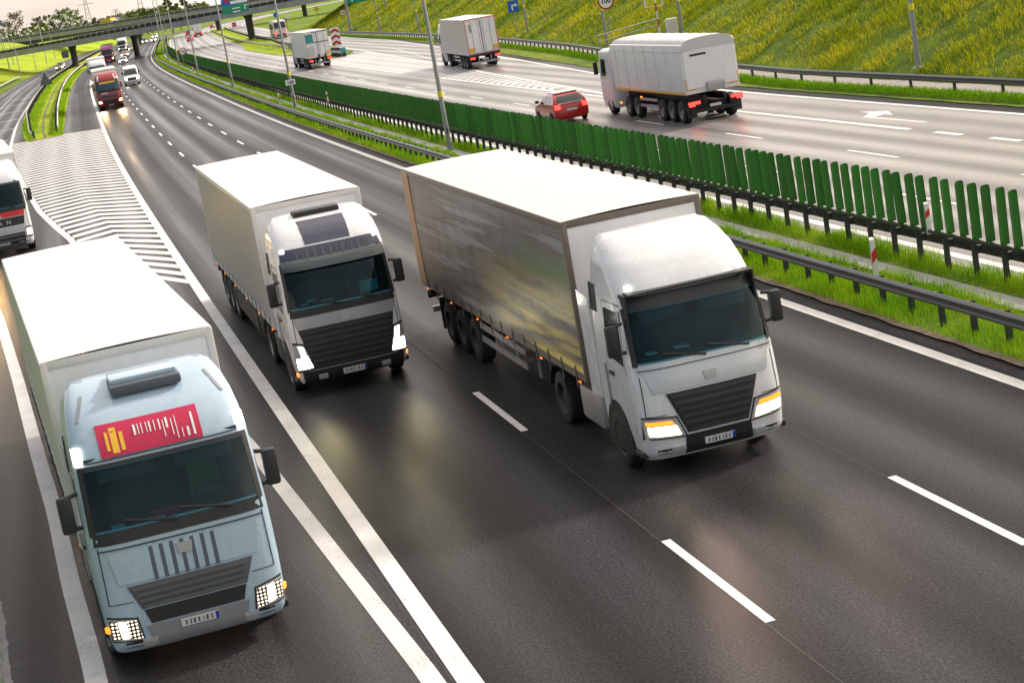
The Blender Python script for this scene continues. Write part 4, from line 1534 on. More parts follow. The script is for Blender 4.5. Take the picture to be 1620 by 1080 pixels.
        if near > 1:
            B.build('fog_lamp', 'lens_glass', root)
    if near > 1:
        # shut lines of the front flap, roof marker row, badge
        sm = None
        for q in ([(-1.13, 1.785), (1.13, 1.785), (1.13, 1.80), (-1.13, 1.80)], [(-1.12, 2.955), (1.12, 2.955), (1.12, 2.968), (-1.12, 2.968)]):
            B = MB(); sh.patch(B, q, 'F', .021, 14, 1); B.build('shut_line', 'black_plastic', root)
        B = MB(); zb_ = P.get('badge_z', 1.62)
        sh.patch(B, [(-.09, zb_ - .07), (.09, zb_ - .07), (.11, zb_ + .07), (-.11, zb_ + .07)], 'F', .034, 3, 2); B.build('badge', 'frame_alu', root)
    # face of the cab: grilles, lower bumper, lamps
    for nm, mt, q, off, bars in P['front']:
        B = MB()
        qs = q if isinstance(q[0][0], (tuple, list)) else [q]
        for qq in qs:
            sh.patch(B, qq, 'F', off, 12, 4)
        o = B.build(nm, mt, root, smooth=50)
        if bars:
            q0 = qs[0]
            B = MB()
            for k in range(bars):
                t0, t1 = (k + .22) / bars, (k + .72) / bars
                def lp(t):
                    return ((1 - t) * q0[0][0] + t * q0[3][0], (1 - t) * q0[0][1] + t * q0[3][1]), ((1 - t) * q0[1][0] + t * q0[2][0], (1 - t) * q0[1][1] + t * q0[2][1])
                a, b = lp(t0); d, c = lp(t1)
                sh.patch(B, [(a[0] + .04, a[1]), (b[0] - .04, b[1]), (c[0] - .04, c[1]), (d[0] + .04, d[1])], 'F', off + .034, 12, 1)
            B.build('grille_bar', P.get('bar_mat', 'grey_plastic'), o, smooth=50)
    for q, lamps in P['headlights']:
        for mir in (False, True):
            B = MB()
            sh.patch(B, mirror(q) if mir else q, 'F', .014, 6, 3)
            hl = B.build('headlight', 'lens_glass', root, smooth=50)
            cx_ = sum(p_[0] for p_ in q) / 4; cz_ = sum(p_[1] for p_ in q) / 4
            qb = [(cx_ + (p_[0] - cx_) * 1.10 if abs(cx_ + (p_[0] - cx_) * 1.10) < 1.21 else p_[0], cz_ + (p_[1] - cz_) * 1.16) for p_ in q]
            B = MB(); sh.patch(B, mirror(qb) if mir else qb, 'F', .009, 6, 3); B.build('bezel', 'black_plastic', hl, smooth=50)
            for lm, lq in lamps:
                B = MB()
                for one in (lq if isinstance(lq[0][0], (tuple, list)) else [lq]):
                    sh.patch(B, mirror(one) if mir else one, 'F', .022, 4, 2)
                B.build('lamp', lm, hl, smooth=50)
    for lm, qs in P.get('markers', ()):
        for q in qs:
            for mir in (False, True):
                B = MB()
                sh.patch(B, mirror(q) if mir else q, 'F', .035, 2, 2)
                B.build('marker_light', lm, root)
    # number plate: the letters are smeared beyond reading, so only a dark row of strokes
    B = MB()
    px, pz = P.get('plate', (0, .52))
    sh.patch(B, [(px - .26, pz - .055), (px + .26, pz - .055), (px + .26, pz + .055), (px - .26, pz + .055)], 'F', .034, 4, 1)
    pl = B.build('number_plate', 'plate_white', root)
    B = MB()
    for k, wd in enumerate((.03, .05, .02, .04, .05, .03, .04)):
        x = px - .17 + k * .058
        sh.patch(B, [(x, pz - .035), (x + wd * .6, pz - .035), (x + wd * .6, pz + .035), (x, pz + .035)], 'F', .038, 1, 1)
    B.build('plate_stroke', 'grey_plastic', pl)
    B = MB()
    sh.patch(B, [(px - .258, pz - .053), (px - .215, pz - .053), (px - .215, pz + .053), (px - .258, pz + .053)], 'F', .039, 1, 1)
    B.build('plate_band', 'plate_blue', pl)
    for fn in P.get('extras', ()):
        fn(root, sh)
    # chassis, fairings
    Lt = P.get('len', 13.9)
    y0 = -2.92
    B = MB()
    for sx in (-.42, .42):
        B.box((sx, -3.2, .82), (.09, 5.8, .26))
    B.rbox((0, -1.5, .60), (1.9, 1.6, .5), .1)
    B.box((0, -4.2, 1.05), (.95, 1.0, .1))
    B.build('chassis', 'chassis', root)
    for sg in (-1, 1):
        B = MB()
        sidebox(B, sg * .72, sg * 1.22, -3.75, -2.45, .38, 1.0, .08)
        B.build('fuel_tank', P.get('tank', 'frame_alu'), root, smooth=40)
        B = MB()
        B.add([(sg * 1.20, -2.28, 1.0), (sg * 1.20, -2.28, 2.75), (sg * 1.235, -2.80, 2.85), (sg * 1.235, -2.80, 1.0), (sg * 1.165, -2.28, 1.0), (sg * 1.165, -2.28, 2.70), (sg * 1.20, -2.80, 2.80), (sg * 1.20, -2.80, 1.0)],
              [(0, 1, 2, 3), (7, 6, 5, 4), (0, 4, 5, 1), (1, 5, 6, 2), (2, 6, 7, 3), (3, 7, 4, 0)])
        B.build('side_fairing', pm, root)
        wheel(root, sg * 1.06, -5.05, .50, .34, P.get('rim', 'rim'), sg=sg)
        B = MB()
        n = 10
        vs = []
        for i in range(n + 1):
            t = PI * (.08 + .84 * i / n)
            for x in (sg * .82, sg * 1.25):
                vs.append((x, -5.05 + .60 * math.cos(t), .5 + .60 * math.sin(t)))
        B.add(vs, [(2 * i, 2 * i + 1, 2 * i + 3, 2 * i + 2) for i in range(n)])
        B.build('mudguard', 'black_plastic', root, smooth=60)
        wheel(root, sg * .74, -5.05, .50, .26, 'rim_dark', sg=sg)
    trailer(root, y0, Lt, P)
    return root

def trailer(root, y0, Lt, P):
    zt, zb, hw = P.get('top', 4.0), P.get('floor', 1.16), 1.275
    y1 = y0 - Lt
    near = P.get('near', 1)
    fm = P.get('frame', 'frame_white')
    B = MB()
    # load bed with corner posts, top rails
    B.box((0, (y0 + y1) / 2, zb + .06), (2 * hw, Lt, .14))
    for sg in (-1, 1):
        for yy in (y0 - .05, y1 + .05):
            B.rbox((sg * (hw - .05), yy, (zb + zt) / 2), (.11, .11, zt - zb), .02)
        B.rbox((sg * (hw - .045), (y0 + y1) / 2, zt - .06), (.1, Lt, .13), .025)
    B.rbox((0, y0 - .05, zt - .06), (2 * hw, .1, .13), .025); B.rbox((0, y1 + .05, zt - .08), (2 * hw, .1, .17), .025)
    tr = B.build('trailer', fm, root, smooth=40)
    # roof sheet with slight sag between the bows
    B = MB()
    nx, ny = 8, max(12, int(Lt * 2.2))
    vs = []
    for j in range(ny + 1):
        for i in range(nx + 1):
            u, v = i / nx, j / ny
            bow = .5 - .5 * math.cos(2 * PI * v * Lt / .75)
            z = zt + .006 + (.03 * math.sin(PI * u) - .014 * bow * math.sin(PI * u)) * (1 if P.get('soft', True) else .3)
            vs.append(((u - .5) * 2 * (hw - .012), y0 - .012 - v * (Lt - .024), z))
    n = nx + 1
    B.add(vs, [(j * n + i, j * n + i + 1, (j + 1) * n + i + 1, (j + 1) * n + i) for j in range(ny) for i in range(nx)])
    B.build('roof_sheet', P.get('roof', 'tarp_white'), tr, smooth=60)
    # front wall
    B = MB(); B.box((0, y0 - .04, (zb + zt) / 2), (2 * hw - .2, .04, zt - zb - .1))
    B.build('front_wall', P.get('wall', 'box_white'), tr)
    soft = P.get('soft', True)
    for sg in (-1, 1):
        B = MB()
        ny, nz = max(10, int(Lt * 3)), 8
        vs = []
        for j in range(ny + 1):
            for i in range(nz + 1):
                yy = y0 - .10 - (Lt - .2) * j / ny
                zz = zb + .06 + (zt - zb - .12) * i / nz
                bulge = (.012 * math.sin(j * 1.9) * math.sin(PI * i / nz) + .01 * math.sin(PI * i / nz)) if soft else 0
                vs.append((sg * (hw - .008 + bulge), yy, zz))
        n = nz + 1
        B.add(vs, [(j * n + i, j * n + i + 1, (j + 1) * n + i + 1, (j + 1) * n + i) for j in range(ny) for i in range(nz)])
        sc = B.build('side_curtain' if soft else 'side_wall', P.get('side', 'tarp_grey'), tr, smooth=60)
        if soft and near:
            yy = y0 - .6
            st0 = None
            while yy > y1 + .4:
                if st0 is None:
                    B = MB(); B.box((0, 0, 0), (.012, .05, .40))
                    st0 = st = B.build('curtain_strap', 'grey_plastic', sc)
                else:
                    st = st0.copy(); COL.objects.link(st)
                st.location = (sg * (hw + .012), yy, zb + .02)
                yy -= .9
        if near:
            sm0 = None
            for k in range(6):
                yy = y0 - .5 - k * (Lt - 1) / 5
                if sm0 is None:
                    B = MB(); B.rbox((0, 0, 0), (.03, .11, .035), .008)
                    sm0 = sm = B.build('side_marker', 'lamp_marker' if P.get('lit_side', True) else 'orange', tr)
                else:
                    sm = sm0.copy(); COL.objects.link(sm)
                sm.location = (sg * (hw - .01), yy, zb - .07)
        # under run guard and rear wheels
        B = MB()
        if P.get('skirt', 'rails') == 'rails':
            for z in (.62, .92):
                B.box((sg * 1.18, y0 - 4.9 - (Lt - 10.6) / 2, z), (.03, Lt - 10.2, .14))
            for k in range(3):
                B.box((sg * 1.15, y0 - 3.6 - k * (Lt - 10.6) / 2 - .2, .85), (.05, .06, .6))
        else:
            B.rbox((sg * 1.20, y0 - 4.9 - (Lt - 10.6) / 2, .78), (.04, Lt - 9.6, .72), .02)
        B.build('side_guard', P.get('guard', 'frame_alu'), tr)
        for k in range(3):
            wheel(root, sg * 1.06, y1 + 2.3 + 1.31 * k, .50, .36, P.get('rim', 'rim'), sg=sg)
        B = MB()
        B.box((sg * .55, y0 - 2.6, .62), (.12, .14, 1.0)); B.box((sg * .55, y0 - 2.6, .12), (.3, .3, .04))
        B.build('landing_leg', 'chassis', tr)
        B = MB(); B.box((sg * 1.05, y1 + 1.55, .62), (.38, .02, .75))
        B.build('mud_flap', 'black_plastic', tr)
        B = MB(); sidebox(B, sg * .80, sg * 1.20, y1 - .02, y1 + .08, .78, .98, .03)
        tl = B.build('tail_light', 'black_plastic', tr, smooth=40)
        B = MB(); B.box((sg * .93, y1 - .026, .88), (.20, .014, .13)); B.box((sg * 1.13, y1 - .026, .88), (.12, .014, .13))
        B.build('lamp', P.get('tail', 'lamp_red'), tl)
    B = MB()
    for sx in (-.5, .5):
        B.box((sx, (y0 + y1) / 2 - .8, .98), (.14, Lt - 2.2, .24))
    for k in range(3):
        B.cyl((-.95, y1 + 2.3 + 1.31 * k, .49), (.95, y1 + 2.3 + 1.31 * k, .49), .07, n=8)
    B.build('trailer_chassis', 'chassis', tr)
    B = MB(); B.box((0, y1 + .1, .50), (2.3, .1, .14)); B.box((-.5, y1 + .14, .75), (.08, .08, .5)); B.box((.5, y1 + .14, .75), (.08, .08, .5))
    B.build('rear_bumper', P.get('rearbar', 'frame_alu'), tr)
    B = MB()
    for sg in (-1, 1):
        B.rbox((sg * .60, y1 - .005, (zb + zt) / 2), (1.14, .05, zt - zb - .22), .015)
    dr = B.build('rear_door', P.get('door', 'box_white'), tr)
    B = MB()
    for x in (-.75, -.18, .18, .75):
        B.cyl((x, y1 - .045, zb + .1), (x, y1 - .045, zt - .15), .018, n=6)
    B.build('door_bar', 'frame_alu', dr)
    for sg in (-1, 1):
        B = MB(); B.box((sg * .98, y1 - .037, zb + .38), (.42, .014, .36 if P.get('boards', True) else .1))
        B.build('reflector_board', 'reflect_orange', tr)
    B = MB(); B.box((.0, y1 + .03, .72), (.52, .02, .12)); B.build('number_plate', 'plate_white', tr)
    for fn in P.get('trailer_extras', ()):
        fn(tr, y0, y1, zb, zt, hw)

def place(o, s, off, away=False, yaw=0.0, z=0.012):
    o.location = rd(s, off, z)
    o.rotation_euler = (0, 0, (-hd(s) if away else PI - hd(s)) + yaw)
    return o

# ---- the three big lorries, and the one behind on the slip road
def banner(root, sh):
    B = MB()
    sh.patch(B, [(-.58, 2.98), (.80, 2.98), (.80, 3.38), (-.58, 3.38)], 'F', .02, 14, 4)
    b = B.build('banner', 'banner_red', root, smooth=50)
    B = MB()
    [sh.patch(B, [(x_, za), (x_ + wx, za), (x_ + wx, zb_), (x_, zb_)], 'F', .026, 1, 2) for x_, wx, za, zb_ in ((.46, .05, 3.04, 3.26), (.54, .09, 3.02, 3.32), (.66, .04, 3.06, 3.28))]
    B.build('emblem', 'emblem_yellow', b, smooth=50)
    B = MB()
    x = -.50
    r = random.Random(5)
    while x < .36:
        wd = r.choice([.012, .02, .03])
        z0, z1 = r.choice([(3.03, 3.14), (3.18, 3.30), (3.03, 3.30), (3.08, 3.28)])
        sh.patch(B, [(x, z0), (x + wd, z0), (x + wd, z1), (x, z1)], 'F', .027, 1, 2)
        x += wd + r.uniform(.025, .06)
    B.build('lettering', 'sign_white', b)
    B = MB()
    B.rbox((-.02, -1.42, 3.83), (.92, .66, .08), .03)
    h = B.build('roof_hatch', 'paint_skytint', root, smooth=40)
    B = MB(); B.rbox((-.02, -1.34, 3.73), (.98, .84, .14), .04)
    B.build('hatch_seal', 'sign_back', h, smooth=40)
    # horns and side deflector edge
    for sx in (-1, 1):
        B = MB()
        sh.patch(B, [(sx * 1.0 - .02, 3.45), (sx * 1.0 + .02, 3.45), (sx * .86 + .02, 3.70), (sx * .86 - .02, 3.70)], 'F', .01, 1, 4)
        B.build('roof_seam', 'bumper_grey', root)

def slatted_grille(root, sh):
    B = MB()
    for k in range(7):
        x = -.42 + k * .14
        sh.patch(B, [(x, 1.28), (x + .055, 1.28), (x + .055, 1.74), (x, 1.74)], 'F', .02, 1, 3)
    B.build('grille_slot', 'sign_back', root)

T1 = dict(cab='a', near=2, paint='paint_skytint', roof='tarp_white', side='tarp_cream', frame='frame_white', len=14.9, visor=False, wz=(2.06, 2.86),
          front=[('grille', 'grey_plastic', [(-.72, .92), (.72, .92), (.86, 1.26), (-.86, 1.26)], .012, 4),
                 ('front_panel', 'paint_skytint', [(-.95, 1.30), (.95, 1.30), (1.02, 1.74), (-1.02, 1.74)], .018, 0),
                 ('lower_grille', 'black_plastic', [(-.64, .70), (.64, .70), (.70, .90), (-.70, .90)], .012, 0),
                 ('bumper', 'bumper_grey', [(-.62, .34), (.62, .34), (.70, .68), (-.70, .68)], .02, 0)],
          headlights=[([(.78, .50), (1.17, .54), (1.20, .86), (.82, .80)],
                       [('lamp_warm', [(.96, .56), (1.05, .57), (1.07, .80), (.98, .79)]),
                        ('led_grid', [[(.795, .53), (.94, .545), (.965, .80), (.83, .785)], [(1.065, .56), (1.16, .565), (1.18, .83), (1.085, .815)]])])],
          markers=[('marker_white', [[(1.06, 2.94), (1.155, 2.94), (1.15, 3.16), (1.05, 3.16)]]), ('lamp_orange', [[(1.19, .66), (1.225, .66), (1.225, .74), (1.19, .74)]])],
          plate=(0, .60), extras=[banner, slatted_grille], items=[((-.55, -1.19, 2.22), (.44, .05, .5), 'vest_green'), ((.1, -.55, 2.02), (.4, .05, .12), 'banner_red')])
t1 = truck('articulated_lorry', 'white lorry with sky blue shade put into its paint, red banner over its windscreen and white roofed trailer', T1)
place(t1, 5.35, -2.95, yaw=.045)

def dark_roof(root, sh):
    B = MB()
    sh.patch(B, [(-.50, 3.26), (.50, 3.26), (.52, 3.70), (-.52, 3.70)], 'F', .01, 8, 4)
    B.build('roof_recess', 'paint_dark', root, smooth=50)
    B = MB(); B.rbox((0, -1.66, 3.80), (1.04, .5, .16), .05)
    B.build('roof_spoiler', 'black_plastic', root, smooth=40)
    B = MB()
    r = random.Random(2)
    x = -.85
    while x < .8:
        wd = r.choice([.02, .03, .06])
        sh.patch(B, [(x, 2.98), (x + wd, 2.98), (x + wd, 3.16), (x, 3.16)], 'F', .03, 1, 1)
        x += wd + r.uniform(.03, .12)
    B.build('lettering', 'grey_plastic', root)

T2 = dict(cab='a', near=2, paint='paint_white', roof='tarp_white', side='tarp_grey', frame='frame_white', len=14.6, visor=True, wz=(1.98, 2.88), scuttle='black_plastic',
          front=[('grille', 'black_plastic', [(-.86, .62), (.86, .62), (1.06, 1.52), (-1.06, 1.52)], .012, 7),
                 ('front_panel', 'paint_grey', [(-1.08, 1.54), (1.08, 1.54), (1.12, 1.78), (-1.12, 1.78)], .016, 0),
                 ('header_panel', 'paint_dark', [(-1.12, 2.93), (1.12, 2.93), (1.08, 3.22), (-1.08, 3.22)], .012, 0),
                 ('bumper', 'black_plastic', [(-1.10, .34), (1.10, .34), (1.12, .60), (-1.12, .60)], .02, 0)],
          headlights=[([(.86, .66), (1.19, .64), (1.22, 1.22), (1.00, 1.18)],
                       [('lamp_yellowish', [[(.89, .69), (1.18, .67), (1.19, .90), (.96, .92)], [(.98, .93), (1.07, .93), (1.12, 1.18), (1.03, 1.15)]])])],
          markers=[('marker_white', [[(.98, 3.16), (1.07, 3.16), (1.06, 3.22), (.97, 3.22)]]), ('lamp_orange', [[(1.20, .50), (1.225, .50), (1.228, .58), (1.20, .58)]])],
          plate=(0, .47), extras=[dark_roof], bar_mat='rim_dark', rim='rim', tank='black_plastic', guard='chassis', skirt='panel',
          items=[((-.72, -.58, 2.10), (.42, .05, .26), 'teal_panel'), ((.6, -.58, 2.0), (.2, .05, .12), 'teal_panel')])
t2 = truck('articulated_lorry', 'white lorry with black grille, dark roof recess and grey trailer', T2)
place(t2, 20.3, 1.80)

def visor_strip(root, sh):
    B = MB()
    sh.patch(B, [(-1.10, 2.75), (1.10, 2.75), (1.06, 2.94), (-1.06, 2.94)], 'F', .014, 14, 1)
    B.build('header_panel', 'black_plastic', root, smooth=50)

def brown_posts(tr, y0, y1, zb, zt, hw):
    for sg in (-1, 1):
        B = MB(); B.rbox((sg * (hw - .03), y1 + .30, (zb + zt) / 2), (.11, .75, zt - zb - .1), .02); B.build('rear_post', 'post_brown', tr)

T3 = dict(cab='c', near=2, paint='paint_white', roof='tarp_cream', side='printed_curtain', frame='frame_brown', len=14.0, visor=False, wz=(1.92, 2.72), scuttle='paint_silver',
          front=[('front_panel', 'paint_silver', [(-.98, 1.42), (.98, 1.42), (1.05, 1.72), (-1.05, 1.72)], .018, 0),
                 ('grille', 'black_plastic', [(-.52, .70), (.52, .70), (.78, 1.38), (-.78, 1.38)], .014, 6),
                 ('lower_grille', 'black_plastic', [(-.58, .35), (.58, .35), (.56, .66), (-.56, .66)], .014, 0)],
          headlights=[([(.56, .66), (1.18, .70), (1.20, 1.02), (.68, .98)],
                       [('lamp_warm', [(.64, .70), (1.12, .74), (1.13, .88), (.70, .85)]), ('lamp_orange', [(.72, .88), (1.15, .91), (1.155, .97), (.76, .945)])])],
          markers=[('marker_white', [[(.92, 3.04), (1.0, 3.04), (.98, 3.10), (.90, 3.10)]])],
          plate=(0, .50), extras=[visor_strip], bar_mat='rim_dark', rim='rim_dark', tank='frame_alu', guard='frame_alu', badge_z=1.55, trailer_extras=[brown_posts])
t3 = truck('articulated_lorry', 'large white lorry with brown framed, yellow printed side curtain, right of the grey trailer', T3)
place(t3, 8.3, 5.78)

def red_band(root, sh):
    B = MB()
    sh.patch(B, [(-1.02, 1.58), (1.02, 1.58), (1.06, 1.80), (-1.06, 1.80)], 'F', .022, 12, 1)
    B.build('red_stripe', 'stripe_red', root, smooth=50)
    # letters on the grille strip, spaced out
    for ch, x in (('M', .34), ('A', 0.0), ('N', -.34)):
        z = 1.36
        M4 = Matrix.Translation((x, sh.F(x, z) + .045, z)) @ Matrix.Rotation(PI, 4, 'Z') @ Matrix.Rotation(PI / 2, 4, 'X')
        text(ch, .24, 'lettering', 'paint_silver', root, M4)

T4 = dict(cab='a', near=2, paint='paint_white', roof='tarp_cream', side='box_white', frame='frame_white', len=13.2, visor=False, soft=False,
          front=[('grille', 'black_plastic', [(-.95, 1.20), (.95, 1.20), (1.02, 1.55), (-1.02, 1.55)], .012, 0),
                 ('front_panel', 'paint_silver', [(-.92, .92), (.92, .92), (.95, 1.17), (-.95, 1.17)], .016, 0),
                 ('bumper', 'black_plastic', [(-.88, .34), (.88, .34), (.90, .88), (-.90, .88)], .014, 3)],
          headlights=[([(.92, .66), (1.20, .66), (1.22, 1.04), (.98, 1.04)], [('lamp_warm', [(.98, .74), (1.17, .74), (1.18, .96), (1.01, .96)])])],
          markers=[('marker_white', [[(1.02, 3.0), (1.10, 3.0), (1.09, 3.08), (1.01, 3.08)]])], plate=(0, .52), extras=[red_band], mirror_mat='black_plastic')
t4 = truck('articulated_lorry', 'white lorry with red stripe under its windscreen, cut by the left edge of the photo', T4)
place(t4, 61.0, -6.25, yaw=.055)

# ---- lorries further back towards the viewer
def white_trim(root, sh):
    B = MB()
    for sx in (-1, 1):
        sh.patch(B, [(sx * .90 - .06, 3.0), (sx * .90 + .06, 3.0), (sx * .80 + .06, 3.5), (sx * .80 - .06, 3.5)], 'F', .015, 2, 3)
    B.build('white_trim', 'sign_white', root)
    B = MB(); sh.patch(B, [(-.8, 2.66), (.8, 2.66), (.8, 2.86), (-.8, 2.86)], 'F', .03, 8, 2)
    B.build('screen_banner', 'emblem_yellow', root)
    B = MB(); sh.patch(B, [(.1, 1.62), (.75, 1.62), (.75, 1.74), (.1, 1.74)], 'F', .02, 4, 1)
    B.build('lettering', 'paint_silver', root)
TR = dict(cab='a', near=1, paint='paint_red', roof='tarp_cream', side='tarp_cream', len=13.4, visor=False, mirror_mat='paint_red',
          front=[('grille', 'black_plastic', [(-.85, 1.18), (.85, 1.18), (.95, 1.46), (-.95, 1.46)], .012, 3),
                 ('lower_grille', 'black_plastic', [(-.70, .50), (.70, .50), (.75, 1.0), (-.75, 1.0)], .012, 0)],
          headlights=[([(.80, .66), (1.20, .68), (1.21, 1.0), (.90, .98)], [('lamp_gold', [(.88, .72), (1.16, .73), (1.17, .94), (.94, .93)]), ('lamp_warm', [(.96, .78), (1.10, .78), (1.10, .90), (.98, .90)])])],
          plate=(0, .46), extras=[white_trim])
tr_ = truck('articulated_lorry', 'dark red lorry with white roof trim and yellow screen banner on the left lane', TR)
place(tr_, 181.5, 1.55)
TW = dict(cab='a', near=1, paint='paint_white', roof='tarp_cream', side='box_white', len=13.4, visor=True, glass='dark_glass',
          front=[('grille', 'black_plastic', [(-.8, .9), (.8, .9), (.9, 1.5), (-.9, 1.5)], .012, 0)],
          headlights=[([(.85, .6), (1.2, .6), (1.21, .95), (.92, .95)], [('lamp_warm', [(.92, .68), (1.15, .68), (1.16, .88), (.96, .88)])])], plate=(0, .5))
tw = truck('articulated_lorry', 'white lorry right behind the dark red lorry', TW)
place(tw, 262, 1.5)
TM = dict(TW, paint='paint_magenta', headlights=[([(.85, .6), (1.2, .6), (1.21, .95), (.92, .95)], [('lamp_gold', [(.90, .64), (1.17, .64), (1.18, .92), (.94, .92)])])], side='tarp_grey')
place(truck('articulated_lorry', 'magenta lorry behind the white one in the left lane queue', TM), 428, 1.7)
T5 = dict(TW, side='tarp_cream', glass='dark_glass')
place(truck('articulated_lorry', 'small white lorry farthest back in the oncoming queue below the bridge', T5), 560, 2.0)

# ---- lorries seen from behind
def backface(paint='paint_white'):
    return dict(TW, paint=paint, near=1, lit_side=False)
def rear_print(tr, y0, y1, zb, zt, hw):
    B = MB(); B.box((-.85, y1 - .04, zt - .75), (.22, .012, .62)); B.build('rear_label', 'tarp_grey', tr)
    B = MB(); B.box((-1.24, y1 - .032, (zb + zt) / 2), (.04, .012, zt - zb)); B.box((1.24, y1 - .032, (zb + zt) / 2), (.04, .012, zt - zb)); B.box((0, y1 - .032, zt - .05), (2.5, .012, .05)); B.box((0, y1 - .032, zb + .03), (2.5, .012, .05))
    B.build('rear_edging', 'stripe_red', tr)
    B = MB(); B.box((0, y1 - .07, zb - .08), (2.5, .16, .16)); B.build('tail_lift', 'black_plastic', tr)
TB = dict(backface(), roof='tarp_white', side='box_beige', door='box_white', soft=False, len=13.2, tail='lamp_redbright', trailer_extras=[rear_print])
tb = truck('articulated_lorry', 'beige box lorry with red edged rear doors on the exit lane beside the 80 sign', TB)
LB = 2.92 + 13.2
place(tb, 129.5 + LB, 30.35 + .8, True, yaw=-.045)
def rear_teal(tr, y0, y1, zb, zt, hw):
    B = MB(); B.box((-.80, y1 - .045, zt - .75), (.82, .014, .95)); B.build('rear_panel', 'teal_panel', tr)
    B = MB(); B.box((-.80, y1 - .046, zb + .75), (.75, .014, .95)); B.build('rear_picture', 'tarp_cream', tr)
    B = MB(); B.box((.35, y1 - .045, zt - 1.22), (1.7, .016, .10)); B.box((.35, y1 - .045, zt - .12), (1.75, .016, .07)); B.build('door_rail', 'grey_plastic', tr)
    B = MB()
    for x in (-.1, .62):
        B.box((x, y1 - .08, zb + .12), (.16, .12, .36))
    B.build('dock_buffer', 'black_plastic', tr)
TT_ = dict(backface(), roof='tarp_white', side='box_white', door='box_white', soft=False, len=13.0, tail='lamp_redbright', trailer_extras=[rear_teal])
place(truck('articulated_lorry', 'white lorry with teal panel on its rear doors, right of the 160 plate', TT_), 187 + 15.92, 24.5, True)
TF = dict(backface(), roof='tarp_white', side='box_white', door='box_white', soft=False, len=13.0, boards=False, tail='lamp_redbright')
place(truck('articulated_lorry', 'distant white box lorry driving away under the bridge', TF), 578 + 15.92, 25.0, True)

